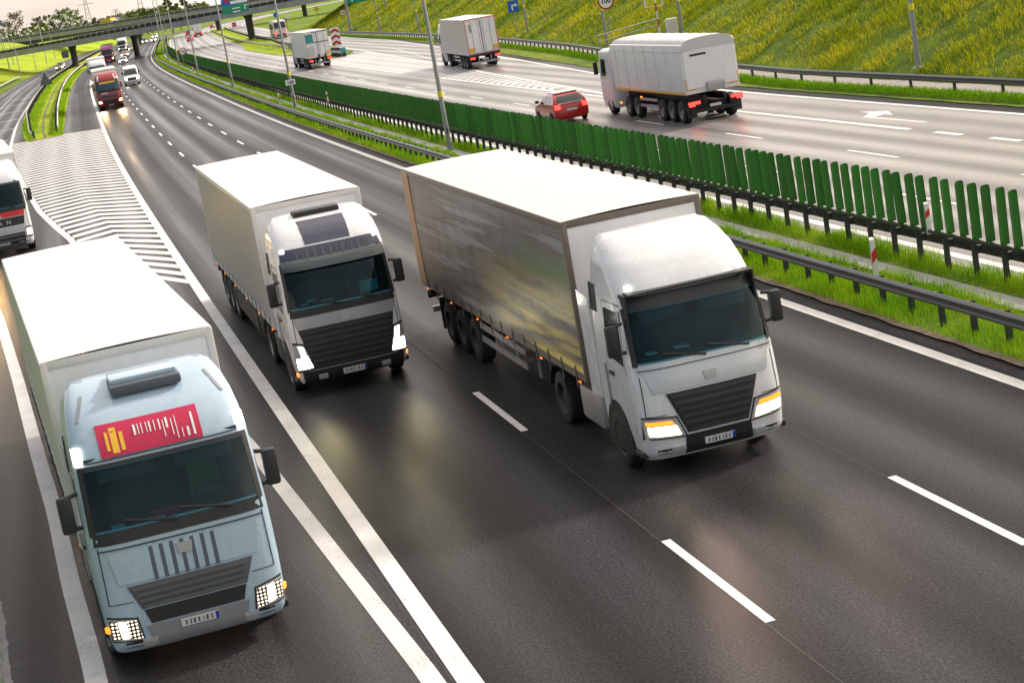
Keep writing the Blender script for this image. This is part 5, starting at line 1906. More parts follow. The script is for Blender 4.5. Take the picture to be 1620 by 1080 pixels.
# ---- tipper lorry on the far lanes
def tipper():
    root = empty('tipper_lorry', (0, 0, 0), 0, 'big white tipper lorry with sheeted body and yellow stripe on the far lanes', 'lorry', 'lorries on the motorway')
    keys = [(k[0], k[1], k[2], k[3], k[4], k[5]) for k in CABK['a'] if k[0] < 3.1] + [(3.16, 1.10, -.5, -2.26, .36, 4), (3.2, 1.0, -.7, -2.2, .3, 4)]
    sh = Shell(keys)
    sh.body('cab', 'paint_white', root, zgrid(keys, (), .2))
    B = MB(); sh.patch(B, [(-1.12, 1.95), (1.12, 1.95), (1.09, 2.9), (-1.09, 2.9)], 'F', .012, 12, 4); B.build('windscreen', 'teal_glass', root, smooth=60)
    B = MB(); sh.patch(B, [(-.85, .6), (.85, .6), (.95, 1.6), (-.95, 1.6)], 'F', .012, 8, 3); B.build('grille', 'black_plastic', root, smooth=60)
    for sg in (-1, 1):
        B = MB(); sh.patch(B, [(-1.42, 1.92), (-.58, 1.84), (-.70, 2.72), (-1.42, 2.72)], 'S', .006, 3, 3, 0, sg); B.build('side_window', 'dark_glass', root)
        B = MB(); sh.patch(B, [(sg * 1.02 - .14, .62), (sg * 1.02 + .14, .62), (sg * 1.02 + .14, .9), (sg * 1.02 - .14, .9)], 'F', .02, 2, 2); B.build('headlight', 'lamp_warm', root)
        B = MB(); sidebox(B, sg * 1.34, sg * 1.56, -.5, -.36, 1.98, 2.6, .05); B.build('mirror', 'black_plastic', root, smooth=40)
        for y in (-1.4, -4.3, -5.65):
            wheel(root, sg * 1.06, y, .5, .34, 'rim', sg=sg)
        for y in (-9.4, -10.75, -12.1):
            wheel(root, sg * 1.06, y, .5, .36, 'rim', sg=sg)
    # body: straight sided tub with tarpaulin on top
    y0, y1, zb, zt, hw = -2.75, -13.2, 1.28, 3.46, 1.27
    B = MB()
    B.rbox((0, (y0 + y1) / 2, (zb + zt) / 2), (2 * hw, y0 - y1, zt - zb), .05)
    bd = B.build('tipper_body', 'box_white', root, smooth=40)
    B = MB()
    ny, nx = 24, 10
    vs = []
    for j in range(ny + 1):
        for i in range(nx + 1):
            u = i / nx
            a = (u - .5) * 2
            vs.append((a * (hw + .03), y0 + .04 - (y0 - y1 + .1) * j / ny, zt + .02 + .20 * (1 - abs(a) ** 3.2) - (.30 * abs(a) ** 14) + .015 * math.sin(j * 2.1)))
    n = nx + 1
    B.add(vs, [(j * n + i, j * n + i + 1, (j + 1) * n + i + 1, (j + 1) * n + i) for j in range(ny) for i in range(nx)])
    b0 = [j * n for j in range(ny + 1)]
    B.add([vs[i] for i in range(n)], [tuple(range(n))])
    B.add([vs[ny * n + i] for i in range(n)], [tuple(range(n))])
    B.build('tarpaulin', 'tarp_white', bd, smooth=50)
    for sg in (-1, 1):
        B = MB(); B.box((sg * (hw + .006), (y0 + y1) / 2, zb + .05), (.012, y0 - y1 - .1, .10)); B.build('yellow_stripe', 'stripe_yellow', bd)
        for k in range(7):
            B = MB(); B.box((sg * (hw + .008), y0 - .8 - k * 1.5, (zb + zt) / 2 + .05), (.02, .05, zt - zb - .3))
            B.build('body_rib', 'box_white', bd)
        B = MB()
        for z in (.62, .92):
            B.box((sg * 1.18, -7.5, z), (.03, 2.6, .13))
        B.build('side_guard', 'frame_alu', root)
        B = MB(); B.rbox((sg * 1.2, -3.1, .62), (.06, .3, .08), .02); B.rbox((sg * 1.24, -6.6, 1.02), (.04, .22, .07), .02); B.build('side_marker', 'lamp_orange', root)
        B = MB(); B.rbox((sg * .98, y1 - .05, .86), (.58, .10, .26), .03); tl = B.build('tail_light', 'black_plastic', root, smooth=40)
        B = MB(); B.box((sg * .98, y1 - .106, .90), (.54, .014, .11)); B.box((sg * 1.10, y1 - .106, .80), (.26, .014, .07)); B.build('lamp', 'lamp_redbright', tl)
        B = MB(); B.box((sg * 1.0, y1 - .012, zb + .42), (.46, .02, .5)); B.build('reflector_board', 'reflect_orange', bd)
        B = MB(); B.box((sg * 1.05, y1 + .2, .55), (.42, .03, .6)); B.build('mud_flap', 'black_plastic', root)
    B = MB(); B.rbox((0, y1 - .02, 2.35), (2.35, .05, 1.7), .02); td = B.build('tailgate', 'box_white', bd)
    B = MB(); B.box((-.5, y1 - .05, 2.95), (.75, .012, .09)); B.build('lettering', 'paint_dark', td)
    B = MB(); B.rbox((.1, y1 - .12, zb + .22), (.8, .2, .42), .05); B.build('chute', 'frame_alu', bd, smooth=40)
    B = MB()
    for sx in (-.45, .45):
        B.box((sx, -7.8, 1.0), (.12, 11.0, .3))
    B.box((0, -4.9, .75), (1.8, 2.6, .4)); B.box((0, y1 + .1, .5), (2.3, .1, .14)); B.box((0, -10.7, .62), (1.7, 3.4, .3))
    B.build('chassis', 'chassis', root)
    B = MB(); B.box((0, y1 - .02, .68), (.52, .02, .12)); B.build('number_plate', 'plate_white', root)
    return root
place(tipper(), 58.6 + 13.2, 24.5, True)

# ---- cars, van, coach
def car(name, label, paint, lights='front', style='hatch', group='cars on the roads', cat='car', detail=1):
    root = empty(name, (0, 0, 0), 0, label, cat, group)
    if style == 'van':
        L, hw = 5.9, 1.0
        keys = [(.30, .93, -.10, -L + .05, .28, 3.2), (.45, .99, .0, -L, .30, 3.2), (.85, 1.0, -.02, -L, .32, 3.2), (1.08, 1.0, -.12, -L, .34, 3.2), (1.22, .99, -.42, -L, .34, 3.2), (1.34, .985, -.86, -L, .34, 3.4), (1.9, .955, -1.30, -L, .30, 3.6), (2.22, .93, -1.62, -L, .3, 3.6), (2.40, .90, -2.0, -L + .03, .3, 3.6), (2.52, .82, -2.5, -L + .12, .25, 3.4), (2.55, .70, -2.8, -L + .3, .2, 3.2)]
        wsq = [(-.86, 1.36), (.86, 1.36), (.80, 2.16), (-.80, 2.16)]
        sideq = [[(-2.55, 1.38), (-1.35, 1.38), (-1.75, 2.1), (-2.55, 2.1)]]
        rearq = [(-.8, 1.35), (.8, 1.35), (.76, 2.05), (-.76, 2.05)]
        wr, axles = .34, (-.95, -4.6)
        hlq = [(.62, .78), (.92, .82), (.93, 1.06), (.70, 1.02)]
        grq = [(-.52, .66), (.52, .66), (.56, .98), (-.56, .98)]
    else:
        L, hw = (4.3, .89)
        hr = {'hatch': 0, 'suv': .18, 'saloon': -.03}[style]
        keys = [(.20, .80, -.10, -L + .08, .3, 2.8), (.34, .86, .0, -L, .34, 2.8), (.58, .885, -.01, -L + .0, .36, 2.8), (.72, .885, -.10, -L + .03, .38, 2.8), (.82, .88, -.34, -L + .06, .4, 2.8), (.90, .875, -.80, -L + .12, .42, 2.8), (.96, .865, -1.12, -L + .18, .3, 3),
                (1.20 + hr * .6, .76, -1.60, -L + .42, .2, 3.4), (1.36 + hr, .68, -1.95, -L + .70, .2, 3.2), (1.43 + hr, .62, -2.25, -L + 1.0, .2, 3.0), (1.46 + hr, .50, -2.55, -L + 1.4, .15, 3.0)]
        if style == 'saloon':
            keys = [list(k) for k in keys]
            for k in keys:
                if k[0] > .93:
                    k[3] += .55
            keys = [tuple(k) for k in keys]
        wsq = [(-.74, .98), (.74, .98), (.60, 1.35 + hr), (-.60, 1.35 + hr)]
        sideq = [[(-2.45, .97), (-1.45, .97), (-1.95, 1.32 + hr), (-2.45, 1.34 + hr)], [(-3.55, .98), (-2.53, .97), (-2.53, 1.34 + hr), (-3.2, 1.30 + hr)]]
        rearq = [(-.68, 1.0), (.68, 1.0), (.58, 1.32 + hr), (-.58, 1.32 + hr)]
        wr, axles = .31, (-.82, -3.42)
        hlq = [(.50, .56), (.84, .60), (.86, .74), (.58, .70)]
        grq = [(-.40, .42), (.40, .42), (.44, .62), (-.44, .62)]
    sh = Shell(keys)
    sh.body('body', paint, root, zgrid(keys, (), .1))
    B = MB(); sh.patch(B, wsq, 'F', .008, 10, 4); B.build('windscreen', 'dark_glass', root, smooth=60)
    B = MB(); sh.patch(B, rearq, 'R', .008, 8, 3); B.build('rear_window', 'dark_glass', root, smooth=60)
    B = MB(); sh.patch(B, grq, 'F', .010, 6, 2); B.build('grille', 'black_plastic', root, smooth=60)
    B = MB(); z0 = .30 if style != 'van' else .5
    sh.patch(B, [(-.26, z0), (.26, z0), (.26, z0 + .1), (-.26, z0 + .1)], 'F', .02, 2, 1); sh.patch(B, [(-.26, z0 + .3), (.26, z0 + .3), (.26, z0 + .4), (-.26, z0 + .4)], 'R', .012, 2, 1)
    B.build('number_plate', 'plate_white', root)
    for sg in (-1, 1):
        for q in sideq:
            B = MB(); sh.patch(B, q, 'S', .006, 3, 3, 0, sg); B.build('side_window', 'dark_glass', root)
        for y in axles:
            B = MB()
            n = 12
            w = sh.at(.45)[0]
            vs = [(sg * (w + .012), y + (wr + .07) * math.cos(PI * i / n), wr + (wr + .07) * math.sin(PI * i / n)) for i in range(n + 1)] + [(sg * (w + .012), y - wr - .07, .2), (sg * (w + .012), y + wr + .07, .2)]
            vs2 = [(x - sg * .08, yy, z) for x, yy, z in vs]
            k = len(vs)
            B.add(vs + vs2, [tuple(range(k)), tuple(range(2 * k - 1, k - 1, -1))] + [(i, (i + 1) % k, k + (i + 1) % k, k + i) for i in range(k)])
            B.build('wheel_arch', 'chassis', root)
            wheel(root, sg * (w - .08), y, wr, .21, 'rim', sg=sg)
        B = MB(); sh.patch(B, hlq if sg > 0 else mirror(hlq), 'F', .014, 3, 2)
        B.build('headlight', ('lamp_far' if lights == 'front' else 'lens_glass') if paint != 'paint_gold' else 'lamp_far', root, smooth=60)
        zr = (.80, 1.0) if style != 'van' else (.9, 1.3)
        B = MB(); q = [(sg * .70 - .13, zr[0] - .08), (sg * .70 + .13, zr[0] - .08), (sg * .70 + .13, zr[1] - .08), (sg * .70 - .13, zr[1] - .08)]
        sh.patch(B, q, 'R', .014, 3, 2); B.build('tail_light', 'lamp_redbright' if lights == 'rear' else 'red_plastic', root, smooth=60)
        B = MB()
        ym, zm = (-1.30, .98) if style != 'van' else (-1.15, 1.55)
        sidebox(B, sg * (sh.at(zm)[0] + .02), sg * (sh.at(zm)[0] + .22), ym - .1, ym + .06, zm, zm + (.14 if style != 'van' else .34), .04)
        B.build('mirror', 'black_plastic', root, smooth=40)
    B = MB(); B.box((0, -L / 2, .30), (1.5, L * .8, .12)); B.build('underbody', 'chassis', root)
    return root

place(car('van', 'white delivery van with lit headlights beside the dark red lorry', 'paint_white', 'front', 'van', cat='van'), 243, 5.63)
def twotone(c):
    sh = None
    return c
rc = car('car', 'low red car with sky reflection coloured pale onto its roof beside the tipper lorry, half hidden by green slats', 'paint_carred', 'rear', 'hatch')
B = MB(); B.rbox((0, -2.75, 1.455), (1.18, 1.35, .05), .03); B.build('roof_sky_sheen', 'tarp_white', rc, smooth=50)  # white sheet: sky reflection on the red roof put in as colour
B = MB(); B.rbox((0, -4.20, .98), (1.25, .05, .05), .02); B.build('rear_spoiler', 'tarp_white', rc)
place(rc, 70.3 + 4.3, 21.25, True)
for args, pos in (
    (('car', 'small pale car with headlights on in the middle lane above the white van', 'paint_silver', 'front', 'hatch'), (383, 5.6, False)),
    (('car', 'golden lit car in the middle lane near the small white lorry', 'paint_gold', 'front', 'saloon'), (527, 5.3, False)),
    (('car', 'car with golden headlights beside the magenta lorry', 'paint_gold', 'front', 'hatch'), (452, 5.0, False)),
    (('car', 'far brown car with headlights just below the bridge in the bend', 'frame_brown', 'front', 'suv'), (645, 7.0, False)),
    (('car', 'farthest golden car next to the bridge pier', 'paint_gold', 'front', 'hatch'), (640, 10.2, False)),
    (('car', 'white car with headlights under the bridge on the slip road bend', 'paint_white', 'front', 'suv'), (742, 2.8, False)),
    (('car', 'golden car with lit headlights on the slip road left of the pier', 'paint_gold', 'front', 'saloon'), (440, -10.2, False)),
    (('car', 'second pale car close behind the golden car on the slip road', 'paint_silver', 'front', 'hatch'), (462, -11.0, False)),
    (('car', 'red car driving away on the far lanes left of the distant box lorry', 'paint_carred', 'rear', 'saloon'), (508, 21.6, True)),
    (('car', 'small red car behind the distant white box lorry', 'paint_carred', 'rear', 'hatch'), (642, 22.0, True)),
    (('car', 'dark blue car farthest away on the far lanes', 'paint_dark', 'rear', 'hatch'), (735, 26.4, True)),
    (('car', 'dark car on the exit road beyond the bridge pier', 'paint_dark', 'rear', 'suv'), (648, 38.0, True)),
):
    a = car(*args)
    place(a, pos[0] + (4.3 if pos[2] else 0), pos[1], pos[2])

def coach():
    root = empty('coach', (0, 0, 0), 0, 'white coach with dark rear window on the exit road by the lamp post', 'coach')
    L = 12.2
    keys = [(.30, 1.20, -.1, -L + .08, .3, 3.6), (.5, 1.26, .0, -L, .32, 3.6), (1.2, 1.275, .0, -L, .32, 3.6), (2.6, 1.26, -.25, -L + .06, .34, 3.6), (3.2, 1.22, -.5, -L + .18, .36, 3.4), (3.42, 1.10, -.8, -L + .35, .35, 3.2), (3.5, .95, -1.1, -L + .6, .3, 3.0)]
    sh = Shell(keys)
    sh.body('body', 'paint_coach', root, zgrid(keys, (), .2))
    B = MB(); sh.patch(B, [(-1.12, 1.95), (1.12, 1.95), (1.08, 3.12), (-1.08, 3.12)], 'R', .012, 10, 4); B.build('rear_window', 'dark_glass', root, smooth=60)
    B = MB(); sh.patch(B, [(-1.1, 1.2), (1.1, 1.2), (1.05, 2.9), (-1.05, 2.9)], 'F', .012, 10, 4); B.build('windscreen', 'dark_glass', root, smooth=60)
    B = MB(); sh.patch(B, [(-.9, .35), (.9, .35), (.9, .8), (-.9, .8)], 'R', .012, 6, 2); B.build('engine_grille', 'black_plastic', root)
    for sg in (-1, 1):
        B = MB(); sh.patch(B, [(-L + .9, 1.85), (-.9, 1.85), (-1.0, 2.85), (-L + .9, 2.85)], 'S', .006, 10, 2, 0, sg); B.build('side_window', 'dark_glass', root)
        B = MB(); sh.patch(B, [(sg * 1.02 - .12, .9), (sg * 1.02 + .12, .9), (sg * 1.02 + .12, 1.35), (sg * 1.02 - .12, 1.35)], 'R', .02, 2, 2); B.build('tail_light', 'lamp_redbright', root)
        B = MB(); sh.patch(B, [(sg * 1.0 - .1, 3.02), (sg * 1.0 + .1, 3.02), (sg * .98 + .1, 3.16), (sg * .98 - .1, 3.16)], 'R', .03, 2, 2); B.build('marker_light', 'red_plastic', root)
        for y in (-2.7, -8.6):
            wheel(root, sg * 1.12, y, .5, .30, 'rim', sg=sg)
    return root
place(coach(), 357 + 12.2, 36.9, True)

# traffic and buildings along the far bridge and skyline
def box_lorry(loc, rz, label, col):
    root = empty('box_lorry', loc, rz, label, 'lorry')
    B = MB(); B.rbox((0, -4.2, 2.0), (2.4, 6.2, 2.6), .08); B.build('box_body', col, root, smooth=40)
    B = MB(); B.rbox((0, -.6, 1.5), (2.3, 1.6, 2.0), .2); cb = B.build('cab', 'paint_white', root, smooth=40)
    B = MB(); B.box((0, .21, 1.9), (2.0, .02, .7)); B.build('windscreen', 'dark_glass', cb)
    for sg in (-1, 1):
        for y in (-.8, -5.6):
            wheel(root, sg * 1.05, y, .48, .3, 'rim', sg=sg)
    return root
ang = math.atan2(-E_.x, E_.y)
box_lorry(dk(-572, 411, 7.1), ang, 'yellow lorry on the far bridge at the left skyline', 'sign_yellow')
a = car('car', 'grey car on the approach of the far bridge at left', 'paint_grey', 'front', 'saloon')
a.location = rd(600, -50.5, 8.55); a.rotation_euler = (0, 0, ang)
root = empty('warehouse', (-190, 1020, 0), .5, 'low grey warehouse among the trees behind the far bridge', 'building')
B = MB(); B.box((0, 0, 4.6), (36, 22, 9.2)); B.build('wall', 'warehouse_grey', root)
B = MB(); B.add([(-19, -12, 9.2), (19, -12, 9.2), (19, 0, 11.2), (-19, 0, 11.2), (-19, 12, 9.2), (19, 12, 9.2)], [(0, 1, 2, 3), (3, 2, 5, 4), (0, 3, 4), (1, 5, 2), (0, 4, 5, 1)]); B.build('roof', 'sign_back', root)
B = MB()
for k in range(6):
    B.box((-15 + k * 6, -11.06, 6.4), (3.6, .12, 1.6))
B.build('window', 'dark_glass', root)
# ------------------------------------------------------------------ vegetation
def quads_object(name, verts, tint, mat, parent=None, nper=4):
    """fast mesh of many small quads/triangles with a per-face tint"""
    n = len(verts) // nper
    me = bpy.data.meshes.new(name)
    me.vertices.add(len(verts))
    me.vertices.foreach_set('co', np.asarray(verts, np.float32).ravel())
    me.loops.add(n * nper)
    me.loops.foreach_set('vertex_index', np.arange(n * nper, dtype=np.int32))
    me.polygons.add(n)
    me.polygons.foreach_set('loop_start', np.arange(0, n * nper, nper, dtype=np.int32))
    me.update(calc_edges=True)
    at = me.attributes.new('tint', 'FLOAT', 'POINT')
    at.data.foreach_set('value', np.repeat(np.asarray(tint, np.float32), nper))
    me.materials.append(MATS[mat])
    o = bpy.data.objects.new(name, me)
    COL.objects.link(o)
    if parent is not None:
        o.parent = parent
    return o

def vnoise(x, y, sc, seed=0):
    """smooth value noise on numpy arrays"""
    r = np.random.default_rng(seed)
    g = r.random((64, 64))
    u, v = x * sc, y * sc
    i, j = np.floor(u).astype(int), np.floor(v).astype(int)
    fu, fv = u - i, v - j
    fu, fv = fu * fu * (3 - 2 * fu), fv * fv * (3 - 2 * fv)
    a = g[i % 64, j % 64]; b = g[(i + 1) % 64, j % 64]; c = g[i % 64, (j + 1) % 64]; d = g[(i + 1) % 64, (j + 1) % 64]
    return (a * (1 - fu) + b * fu) * (1 - fv) + (c * (1 - fu) + d * fu) * fv

def blades(name, P, hgt, wid, tint, mat, lean=.45):
    """each blade a thin bent triangle pair (kite)"""
    n = len(P)
    a = RNG.uniform(0, 2 * PI, n)
    la = RNG.uniform(0, 2 * PI, n)
    l = RNG.uniform(0, lean, n) * hgt
    dx, dy = np.cos(a) * wid / 2, np.sin(a) * wid / 2
    tip = P + np.stack([np.cos(la) * l, np.sin(la) * l, hgt], 1)
    mid = P + np.stack([np.cos(la) * l * .35, np.sin(la) * l * .35, hgt * .55], 1)
    off = np.stack([dx, dy, 0 * dx], 1)
    V = np.stack([P - off * .6, mid + off, tip, mid - off], 1).reshape(-1, 3)
    # keep the base two-sided by widening the foot a little
    return quads_object(name, V, tint, mat)

def scatter_so(n, s0, s1, fo0, fo1, z, pw=1.0):
    s = s0 + (s1 - s0) * RNG.random(n) ** pw
    o = np.interp(s, *fo0) + (np.interp(s, *fo1) - np.interp(s, *fo0)) * RNG.random(n)
    return s, o, rda(s, o, z)

C_ = lambda v: ([0, 1], [v, v])
# median grass, thick close to the viewer
allP, allH, allW, allT = [], [], [], []
for (o0, o1, dens, hh) in ((12.08, 14.08, 1.0, .24), (14.70, 15.52, 1.0, .28)):
    for s0, s1, cnt, ws, hs in ((6, 30, 900, 1.0, 1.0), (30, 70, 420, 1.6, 1.05), (70, 140, 150, 2.6, 1.1), (140, 300, 45, 5.0, 1.15), (300, 480, 12, 9, 1.2)):
        n = int((s1 - s0) * (o1 - o0) * cnt)
        s, o, P = scatter_so(n, s0, s1, C_(o0), C_(o1), .03)
        nz = vnoise(P[:, 0], P[:, 1], 1.1, 3)
        keep = RNG.random(n) < np.clip(.35 + 1.1 * nz, 0, 1)
        P, nz = P[keep], nz[keep]
        m_ = len(P)
        allP.append(P)
        allH.append(hh * hs * (.45 + .9 * nz) * RNG.uniform(.55, 1.25, m_))
        allW.append(.009 * ws * RNG.uniform(.7, 1.4, m_))
        allT.append(np.clip(.42 * vnoise(P[:, 0], P[:, 1], .6, 8) + RNG.normal(.25, .17, m_), 0, 1))
g = blades('grass', np.concatenate(allP), np.concatenate(allH), np.concatenate(allW), np.concatenate(allT), 'grass_blade')
tag(g, 'bright green grass growing along the median between the guard rails', 'grass', kind='stuff')
# a few taller weeds along the drain
n = 900
s, o, P = scatter_so(n, 8, 60, C_(13.9), C_(14.2), .03)
g = blades('tall_weeds', P, RNG.uniform(.15, .42, n), np.full(n, .012), RNG.uniform(.2, 1, n), 'grass_blade', .25)
tag(g, 'thin weeds standing along the concrete drain in the median', 'weeds', kind='stuff')

# verge and slope on the right: clumps of rough grass
allP, allH, allW, allT = [], [], [], []
rc_x = ([-30, 67, 90, 128, 163, 210, 246, 290, 360], [31.65, 31.7, 33.3, 37.0, 39.2, 40.9, 41.6, 41.9, 42.2])
rc_in = (rc_x[0], [v - .95 for v in rc_x[1]])
rc_ou = (rc_x[0], [v + .3 for v in rc_x[1]])
for s0, s1, cnt, ws in ((25, 90, 260, 2.2), (90, 180, 90, 4), (180, 330, 25, 8)):
    n = int((s1 - s0) * 1.25 * cnt)
    s, o, P = scatter_so(n, s0, s1, rc_in, rc_ou, .03)
    allP.append(P); allH.append(RNG.uniform(.10, .26, n)); allW.append(.01 * ws * RNG.uniform(.7, 1.4, n)); allT.append(np.clip(RNG.normal(.36, .16, n), 0, 1))
g = blades('verge_grass', np.concatenate(allP), np.concatenate(allH), np.concatenate(allW), np.concatenate(allT), 'grass_blade')
tag(g, 'green strip of grass under the guard rail on the right', 'grass', kind='stuff')
allP, allH, allW, allT = [], [], [], []
for s0, s1, cnt, ws in ((30, 70, 95, 1.0), (70, 130, 60, 1.35), (130, 230, 26, 2.1), (230, 400, 9, 3.6)):
    W_ = 17
    n = int((s1 - s0) * W_ * cnt)
    s = RNG.uniform(s0, s1, n)
    d = RNG.uniform(.9, W_, n)
    o = np.interp(s, *rc_x) + 1.55 + d
    fade = np.clip((421 - s) / 40, 0, 1)
    z = np.interp(d, [-30, 0, 1.0, 18, 22, 80], [-.05, -.02, .22, 8.4, 9.0, 9.3]) * fade
    P = rda(s, o, z - .05)
    nz = vnoise(s, d, .55, 5) * .6 + vnoise(s, d, 1.7, 6) * .4
    # wind-combed streaks running up the slope
    st = vnoise(s * 1.0 + d * .6, d * .25, .45, 9)
    keep = RNG.random(n) < np.clip(nz * 2.0 - .35, .05, 1)
    P, nz, st, s_, d_ = P[keep], nz[keep], st[keep], s[keep], d[keep]
    m_ = len(P)
    allP.append(P)
    allH.append((.16 + .42 * nz) * RNG.uniform(.6, 1.3, m_))
    allW.append(.034 * ws * RNG.uniform(.6, 1.4, m_))
    allT.append(np.clip(.62 * st + .35 * vnoise(s_, d_, .16, 12) + RNG.normal(-.02, .14, m_), 0, 1))
g = blades('slope_grass', np.concatenate(allP), np.concatenate(allH), np.concatenate(allW), np.concatenate(allT), 'slope_blade', .9)
tag(g, 'rough yellow green grass covering the embankment on the right', 'grass', kind='stuff')
# island and left slope
allP, allH, allW, allT = [], [], [], []
for s0, s1, cnt, ws in ((149, 230, 60, 4), (230, 400, 14, 8)):
    n = int((s1 - s0) * 4.4 * cnt)
    s, o, P = scatter_so(n, s0, s1, ([149, 178, 400], [-6.4, -7.6, -7.9]), ([149, 400], [-3.5, -2.85]), -.05)
    dd = np.abs(o + 5.3)
    keep = (dd > .5 + .4 * vnoise(s, o, .5, 4))
    P = P[keep]; m_ = len(P)
    allP.append(P); allH.append(RNG.uniform(.12, .42, m_)); allW.append(.012 * ws * RNG.uniform(.7, 1.4, m_)); allT.append(np.clip(RNG.normal(.5, .22, m_), 0, 1))
g = blades('island_grass', np.concatenate(allP), np.concatenate(allH), np.concatenate(allW), np.concatenate(allT), 'grass_blade')
tag(g, 'grass on the narrow island between slip road and motorway', 'grass', kind='stuff')
n = 5000
s = RNG.uniform(-8, 40, n); o = np.interp(s, [-12, 0, 10, 20, 42], [-4.9, -5.3, -5.72, -6.2, -7.4]) - .15 - RNG.random(n) ** 1.6 * 1.8
g = blades('verge_grass', rda(s, o, 0), RNG.uniform(.05, .22, n), np.full(n, .014), np.clip(RNG.normal(.3, .2, n), 0, 1), 'grass_blade')
tag(g, 'sparse grass at the lower left edge of the slip road', 'grass', kind='stuff')

# trees: tapered trunk with limbs, crown of many leaf clumps
def tree(x, y, z0, h, rad, label, mat='leaf', kind='broad', group='trees on the skyline', seed=0, leafs=520, trunk_frac=.28, nm='tree'):
    r = np.random.default_rng(seed)
    root = empty(nm, (x, y, z0), 0, label, 'tree', group)
    B = MB()
    B.cyl((0, 0, -.3), (0, 0, h * .55), h * .022 + .05, h * .012, 8)
    B.cyl((0, 0, h * .55), (r.normal(0, .05) * h, r.normal(0, .05) * h, h * .92), h * .012, .02, 6)
    cl = []
    nb = 9 if kind != 'pine' else 12
    for k in range(nb):
        t = trunk_frac + (1 - trunk_frac) * (k + .5) / nb
        a = k * 2.4 + r.uniform(-.4, .4)
        if kind == 'pine':
            L = rad * (1.05 - t) * 1.3 + .2
            e = Vector((math.cos(a) * L, math.sin(a) * L, h * t + .05 * L))
        elif kind == 'column':
            L = rad * .8 * math.sin(PI * min(1, max(.1, (t - trunk_frac) / (1 - trunk_frac)))) ** .6
            e = Vector((math.cos(a) * L, math.sin(a) * L, h * t + L))
        else:
            L = rad * (.55 + .5 * math.sin(PI * (t - trunk_frac) / (1 - trunk_frac) * .9 + .2)) * r.uniform(.7, 1.1)
            e = Vector((math.cos(a) * L, math.sin(a) * L, min(h * .98, h * t + L * .45)))
        b0 = Vector((0, 0, h * (t - .12 * (kind != 'pine'))))
        B.cyl(b0, e, h * .008 + .015, .012, 5)
        for q in (1.0, .65):
            cl.append((b0.lerp(e, q), rad * (.36 if kind == 'broad' else .27) * r.uniform(.7, 1.25)))
    cl.append((Vector((0, 0, h * .94)), rad * .3))
    B.build('trunk', 'bark', root, smooth=60)
    V, T = [], []
    per = max(8, leafs // len(cl))
    ls = .045 * h ** .7 + .06
    for c, cr in cl:
        base = r.uniform(.15, .75)
        d = r.normal(size=(per, 3)); d /= np.linalg.norm(d, axis=1)[:, None]
        p = np.array(c) + d * (cr * r.random(per)[:, None] ** .4) * np.array([1, 1, .8])
        ax = r.normal(size=(per, 3)); ax /= np.linalg.norm(ax, axis=1)[:, None]
        bx = np.cross(ax, r.normal(size=(per, 3))); bx /= np.linalg.norm(bx, axis=1)[:, None] + 1e-9
        sz = ls * r.uniform(.6, 1.5, per)[:, None]
        V.append(np.stack([p - ax * sz, p + bx * sz * .6, p + ax * sz, p - bx * sz * .6], 1).reshape(-1, 3))
        T.append(np.clip(base + r.normal(0, .16, per), 0, 1))
    quads_object('crown', np.concatenate(V), np.concatenate(T), mat, root)
    return root

def px(u, dist, z=0.0):
    """ground position seen in column u of the skyline at a given distance"""
    vline = 540 + (-FPX * math.tan(TH) - (u - 810) * math.sin(RHO)) / math.cos(RHO)
    a, b = u - 810, vline - 540
    uu = math.cos(RHO) * a - math.sin(RHO) * b
    vv = math.sin(RHO) * a + math.cos(RHO) * b
    d = Vector((uu, FPX * math.cos(TH) - vv * math.sin(TH)))
    d = d.normalized() * dist
    return d.x, d.y

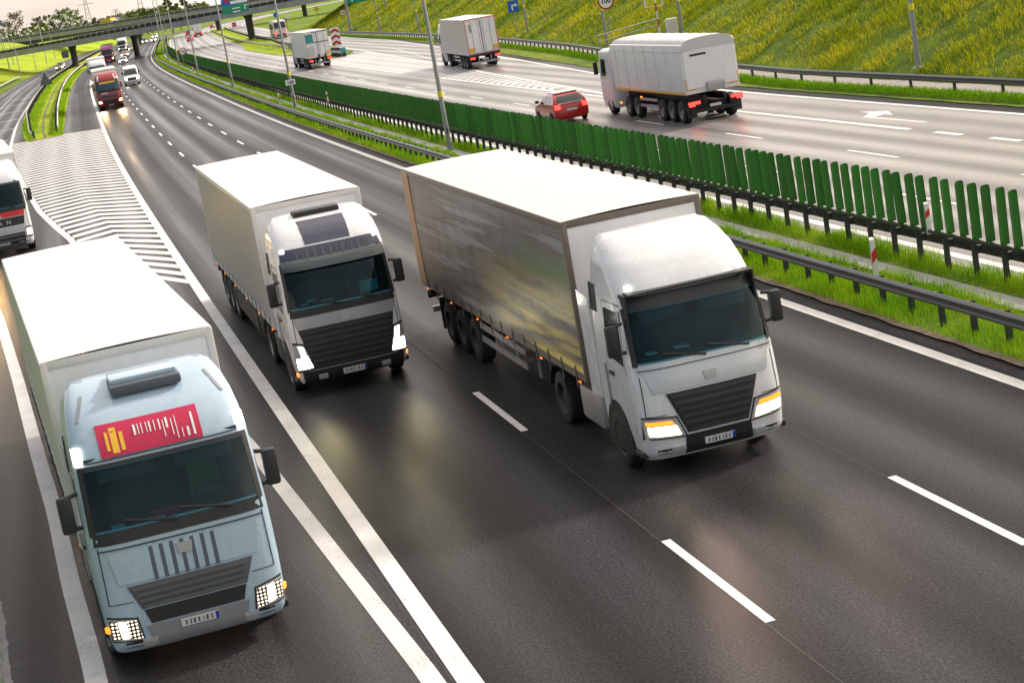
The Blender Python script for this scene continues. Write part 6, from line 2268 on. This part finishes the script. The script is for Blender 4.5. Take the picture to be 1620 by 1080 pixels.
TR_ = [  # column, distance, height above z0, radius, z0, leaf, kind, label
    (4, 800, 5.2, 2.2, 8.3, 'leaf', 'broad', 'dark bushy tree at the far left edge of the skyline'),
    (14, 820, 8, 3.4, 8.3, 'leaf_dry', 'broad', 'thin leafed brownish tree at the far left edge'),
    (29, 830, 11.2, 4.3, 8.3, 'leaf_dry', 'broad', 'tall sparse tree behind the small green sign'),
    (20, 780, 3.6, 1.5, 8.3, 'leaf_spring', 'broad', 'small bright green bush below the tall sparse tree'),
    (42, 790, 4.2, 1.8, 8.3, 'leaf_spring', 'broad', 'bright green round tree under the purple and blue sign'),
    (52, 800, 4.2, 1.8, 8.3, 'leaf_spring', 'broad', 'bright green tree right of the purple and blue sign'),
    (61, 810, 5.6, 2.4, 8.3, 'leaf', 'broad', 'dark tree between two bright green ones on the left skyline'),
    (64, 840, 8, 2.4, 8.3, 'leaf_dry', 'broad', 'bare twiggy tree right of the purple and blue sign'),
    (70, 780, 4.6, 1.9, 8.3, 'leaf_spring', 'broad', 'bright green tree above the grey car'),
    (78, 840, 8, 2.4, 8.3, 'leaf_dry', 'broad', 'tall bare tree between the skyline groups'),
    (84, 800, 4.4, 1.8, 8.3, 'leaf', 'broad', 'mid green tree above the start of the far bridge'),
    (95, 820, 7.6, 3.2, 8.0, 'leaf', 'broad', 'left part of the big tree group left of the yellow lorry'),
    (106, 830, 9.6, 4.0, 8.0, 'leaf', 'broad', 'tallest tree of the group left of the yellow lorry'),
    (118, 820, 8.2, 3.4, 8.0, 'leaf_spring', 'broad', 'yellowish tree in the group left of the yellow lorry'),
    (127, 840, 5.6, 2.4, 8.0, 'leaf', 'broad', 'right end tree of the group left of the yellow lorry'),
    (137, 860, 7.5, 3.1, 4, 'leaf', 'pine', 'small conifer directly behind the yellow lorry'),
    (151, 900, 12, 3.4, 0, 'leaf', 'pine', 'conifer just right of the yellow lorry'),
    (157, 900, 10.8, 3.4, 0, 'leaf', 'broad', 'low tree right of the conifer by the yellow lorry'),
    (165, 910, 11.2, 4.0, 0, 'leaf', 'broad', 'tree left of the grey warehouse'),
    (173, 1050, 12.4, 4.4, 0, 'leaf', 'pine', 'conifer above the left end of the grey warehouse'),
    (183, 1060, 12.2, 4.4, 0, 'leaf', 'broad', 'tree directly above the grey warehouse roof'),
    (193, 1050, 12, 4.6, 0, 'leaf', 'broad', 'tree above the right end of the grey warehouse'),
    (203, 960, 12, 4.6, 0, 'leaf', 'broad', 'first tree right of the grey warehouse'),
    (211, 970, 12.4, 4.6, 0, 'leaf', 'broad', 'second tree right of the grey warehouse'),
    (220, 980, 12.8, 4.8, 0, 'leaf', 'broad', 'bushy tree midway between warehouse and tall pines'),
    (229, 970, 12.6, 4.4, 0, 'leaf', 'pine', 'conifer left of the lamp post cluster'),
    (237, 980, 12, 4.4, 0, 'leaf', 'broad', 'tree behind the lamp post cluster, left side'),
    (246, 970, 12.2, 4.4, 0, 'leaf', 'broad', 'tree behind the middle of the lamp post cluster'),
    (256, 980, 12.6, 4.6, 0, 'leaf', 'pine', 'conifer at the foot of the tall leafy pine'),
    (268, 820, 16.5, 3.3, 0, 'leaf', 'pine', 'tall dark pine reaching the top edge, left of the pair'),
    (281, 900, 12, 3.4, 0, 'leaf', 'pine', 'small pointed conifer between the two tall pines'),
    (293, 830, 16.2, 2.7, 0, 'leaf', 'column', 'tall slim tree reaching the top edge, right of the pair'),
    (303, 920, 11, 3.6, 0, 'leaf', 'broad', 'low tree right of the tall slim tree'),
]
for k, (u, dist, h, rad, z0, mt, kd, lab) in enumerate(TR_):
    x, y = px(u, dist)
    tree(x, y, z0, h, rad, lab, mt, kd, seed=k + 3, leafs=900, trunk_frac=(.62 if u in (268, 293) else .12 if kd != 'column' else .3))
# unbroken low wood far behind
n = 26000
uu = RNG.uniform(-60, 330, n)
dist = RNG.uniform(1150, 1400, n)
pp = np.array([px(float(a), float(b)) for a, b in zip(uu, dist)])
top = 8.4 + 2.2 * vnoise(uu, uu * 0, .12, 2) + 1.8 * vnoise(uu, uu * 0, .5, 3)
zz = RNG.random(n) ** .7 * top
ax = RNG.normal(size=(n, 3)); ax /= np.linalg.norm(ax, axis=1)[:, None]
bx = np.cross(ax, RNG.normal(size=(n, 3))); bx /= np.linalg.norm(bx, axis=1)[:, None]
p3 = np.concatenate([pp, zz[:, None]], 1)
sz = RNG.uniform(.5, 1.3, n)[:, None]
wd_ = quads_object('far_wood', np.stack([p3 - ax * sz, p3 + bx * sz * .7, p3 + ax * sz, p3 - bx * sz * .7], 1).reshape(-1, 3), np.clip(RNG.normal(.4, .2, n), 0, 1), 'leaf')
tag(wd_, 'low unbroken wood along the horizon behind the bridges', 'wood', kind='stuff')

# lattice power pylon, faint on the skyline
def pylon(u, dist, h, label):
    x, y = px(u, dist)
    root = empty('power_pylon', (x, y, 0), .3, label, 'pylon', 'power pylons on the skyline')
    B = MB()
    lv = 9
    for k in range(lv):
        z0_, z1_ = h * k / lv, h * (k + 1) / lv
        a0, a1 = 3.2 * (1 - k / lv) + .5, 3.2 * (1 - (k + 1) / lv) + .5
        for sx, sy in ((-1, -1), (1, -1), (1, 1), (-1, 1)):
            B.cyl((sx * a0, sy * a0, z0_), (sx * a1, sy * a1, z1_), .16, n=4)
            B.cyl((sx * a0, sy * a0, z0_), (-sy * a1 if False else sx * a1, -sy * a1, z1_), .10, n=4)
            B.cyl((sx * a0, sy * a0, z0_), (-sx * a1, sy * a1, z1_), .10, n=4)
    B.build('lattice_tower', 'pylon_steel', root)
    for zz_, L in ((h * .72, 7.5), (h * .86, 5.5), (h * .97, 3.5)):
        B = MB()
        B.box((0, 0, zz_), (2 * L, .4, .35)); B.cyl((-L, 0, zz_), (0, 0, zz_ + 1.6), .12, n=4); B.cyl((L, 0, zz_), (0, 0, zz_ + 1.6), .12, n=4)
        B.build('cross_arm', 'pylon_steel', root)
    return root
pylon(143, 1900, 42, 'faint lattice pylon on the skyline above the yellow lorry')
pylon(187, 2100, 22, 'short faint lattice pylon on the skyline above the warehouse')
pylon(226, 2000, 46, 'faint reddish lattice pylon left of the lamp post cluster')

# ------------------------------------------------------------------ lit headlights throw light on the road
def beam(truck_, x, z, power, col, tilt=3.0, size=34):
    ld = bpy.data.lights.new('headlight_beam', 'SPOT')
    ld.energy = power
    ld.color = col
    ld.spot_size = math.radians(size)
    ld.spot_blend = 1.0
    ld.shadow_soft_size = .3
    lo = bpy.data.objects.new('headlight_beam', ld)
    COL.objects.link(lo)
    lo.parent = truck_
    lo.location = (x, .14, z)
    lo.rotation_euler = (math.radians(90 - tilt), 0, 0)
for t_, pw, col in ((t1, 620, (1, .58, .30)), (t2, 100, (1, .86, .42)), (t3, 1500, (1, .70, .54)), (t4, 420, (1, .6, .2)), (tr_, 700, (1, .62, .25))):
    for sx in (-.98, .98):
        beam(t_, sx, .86, pw, col)
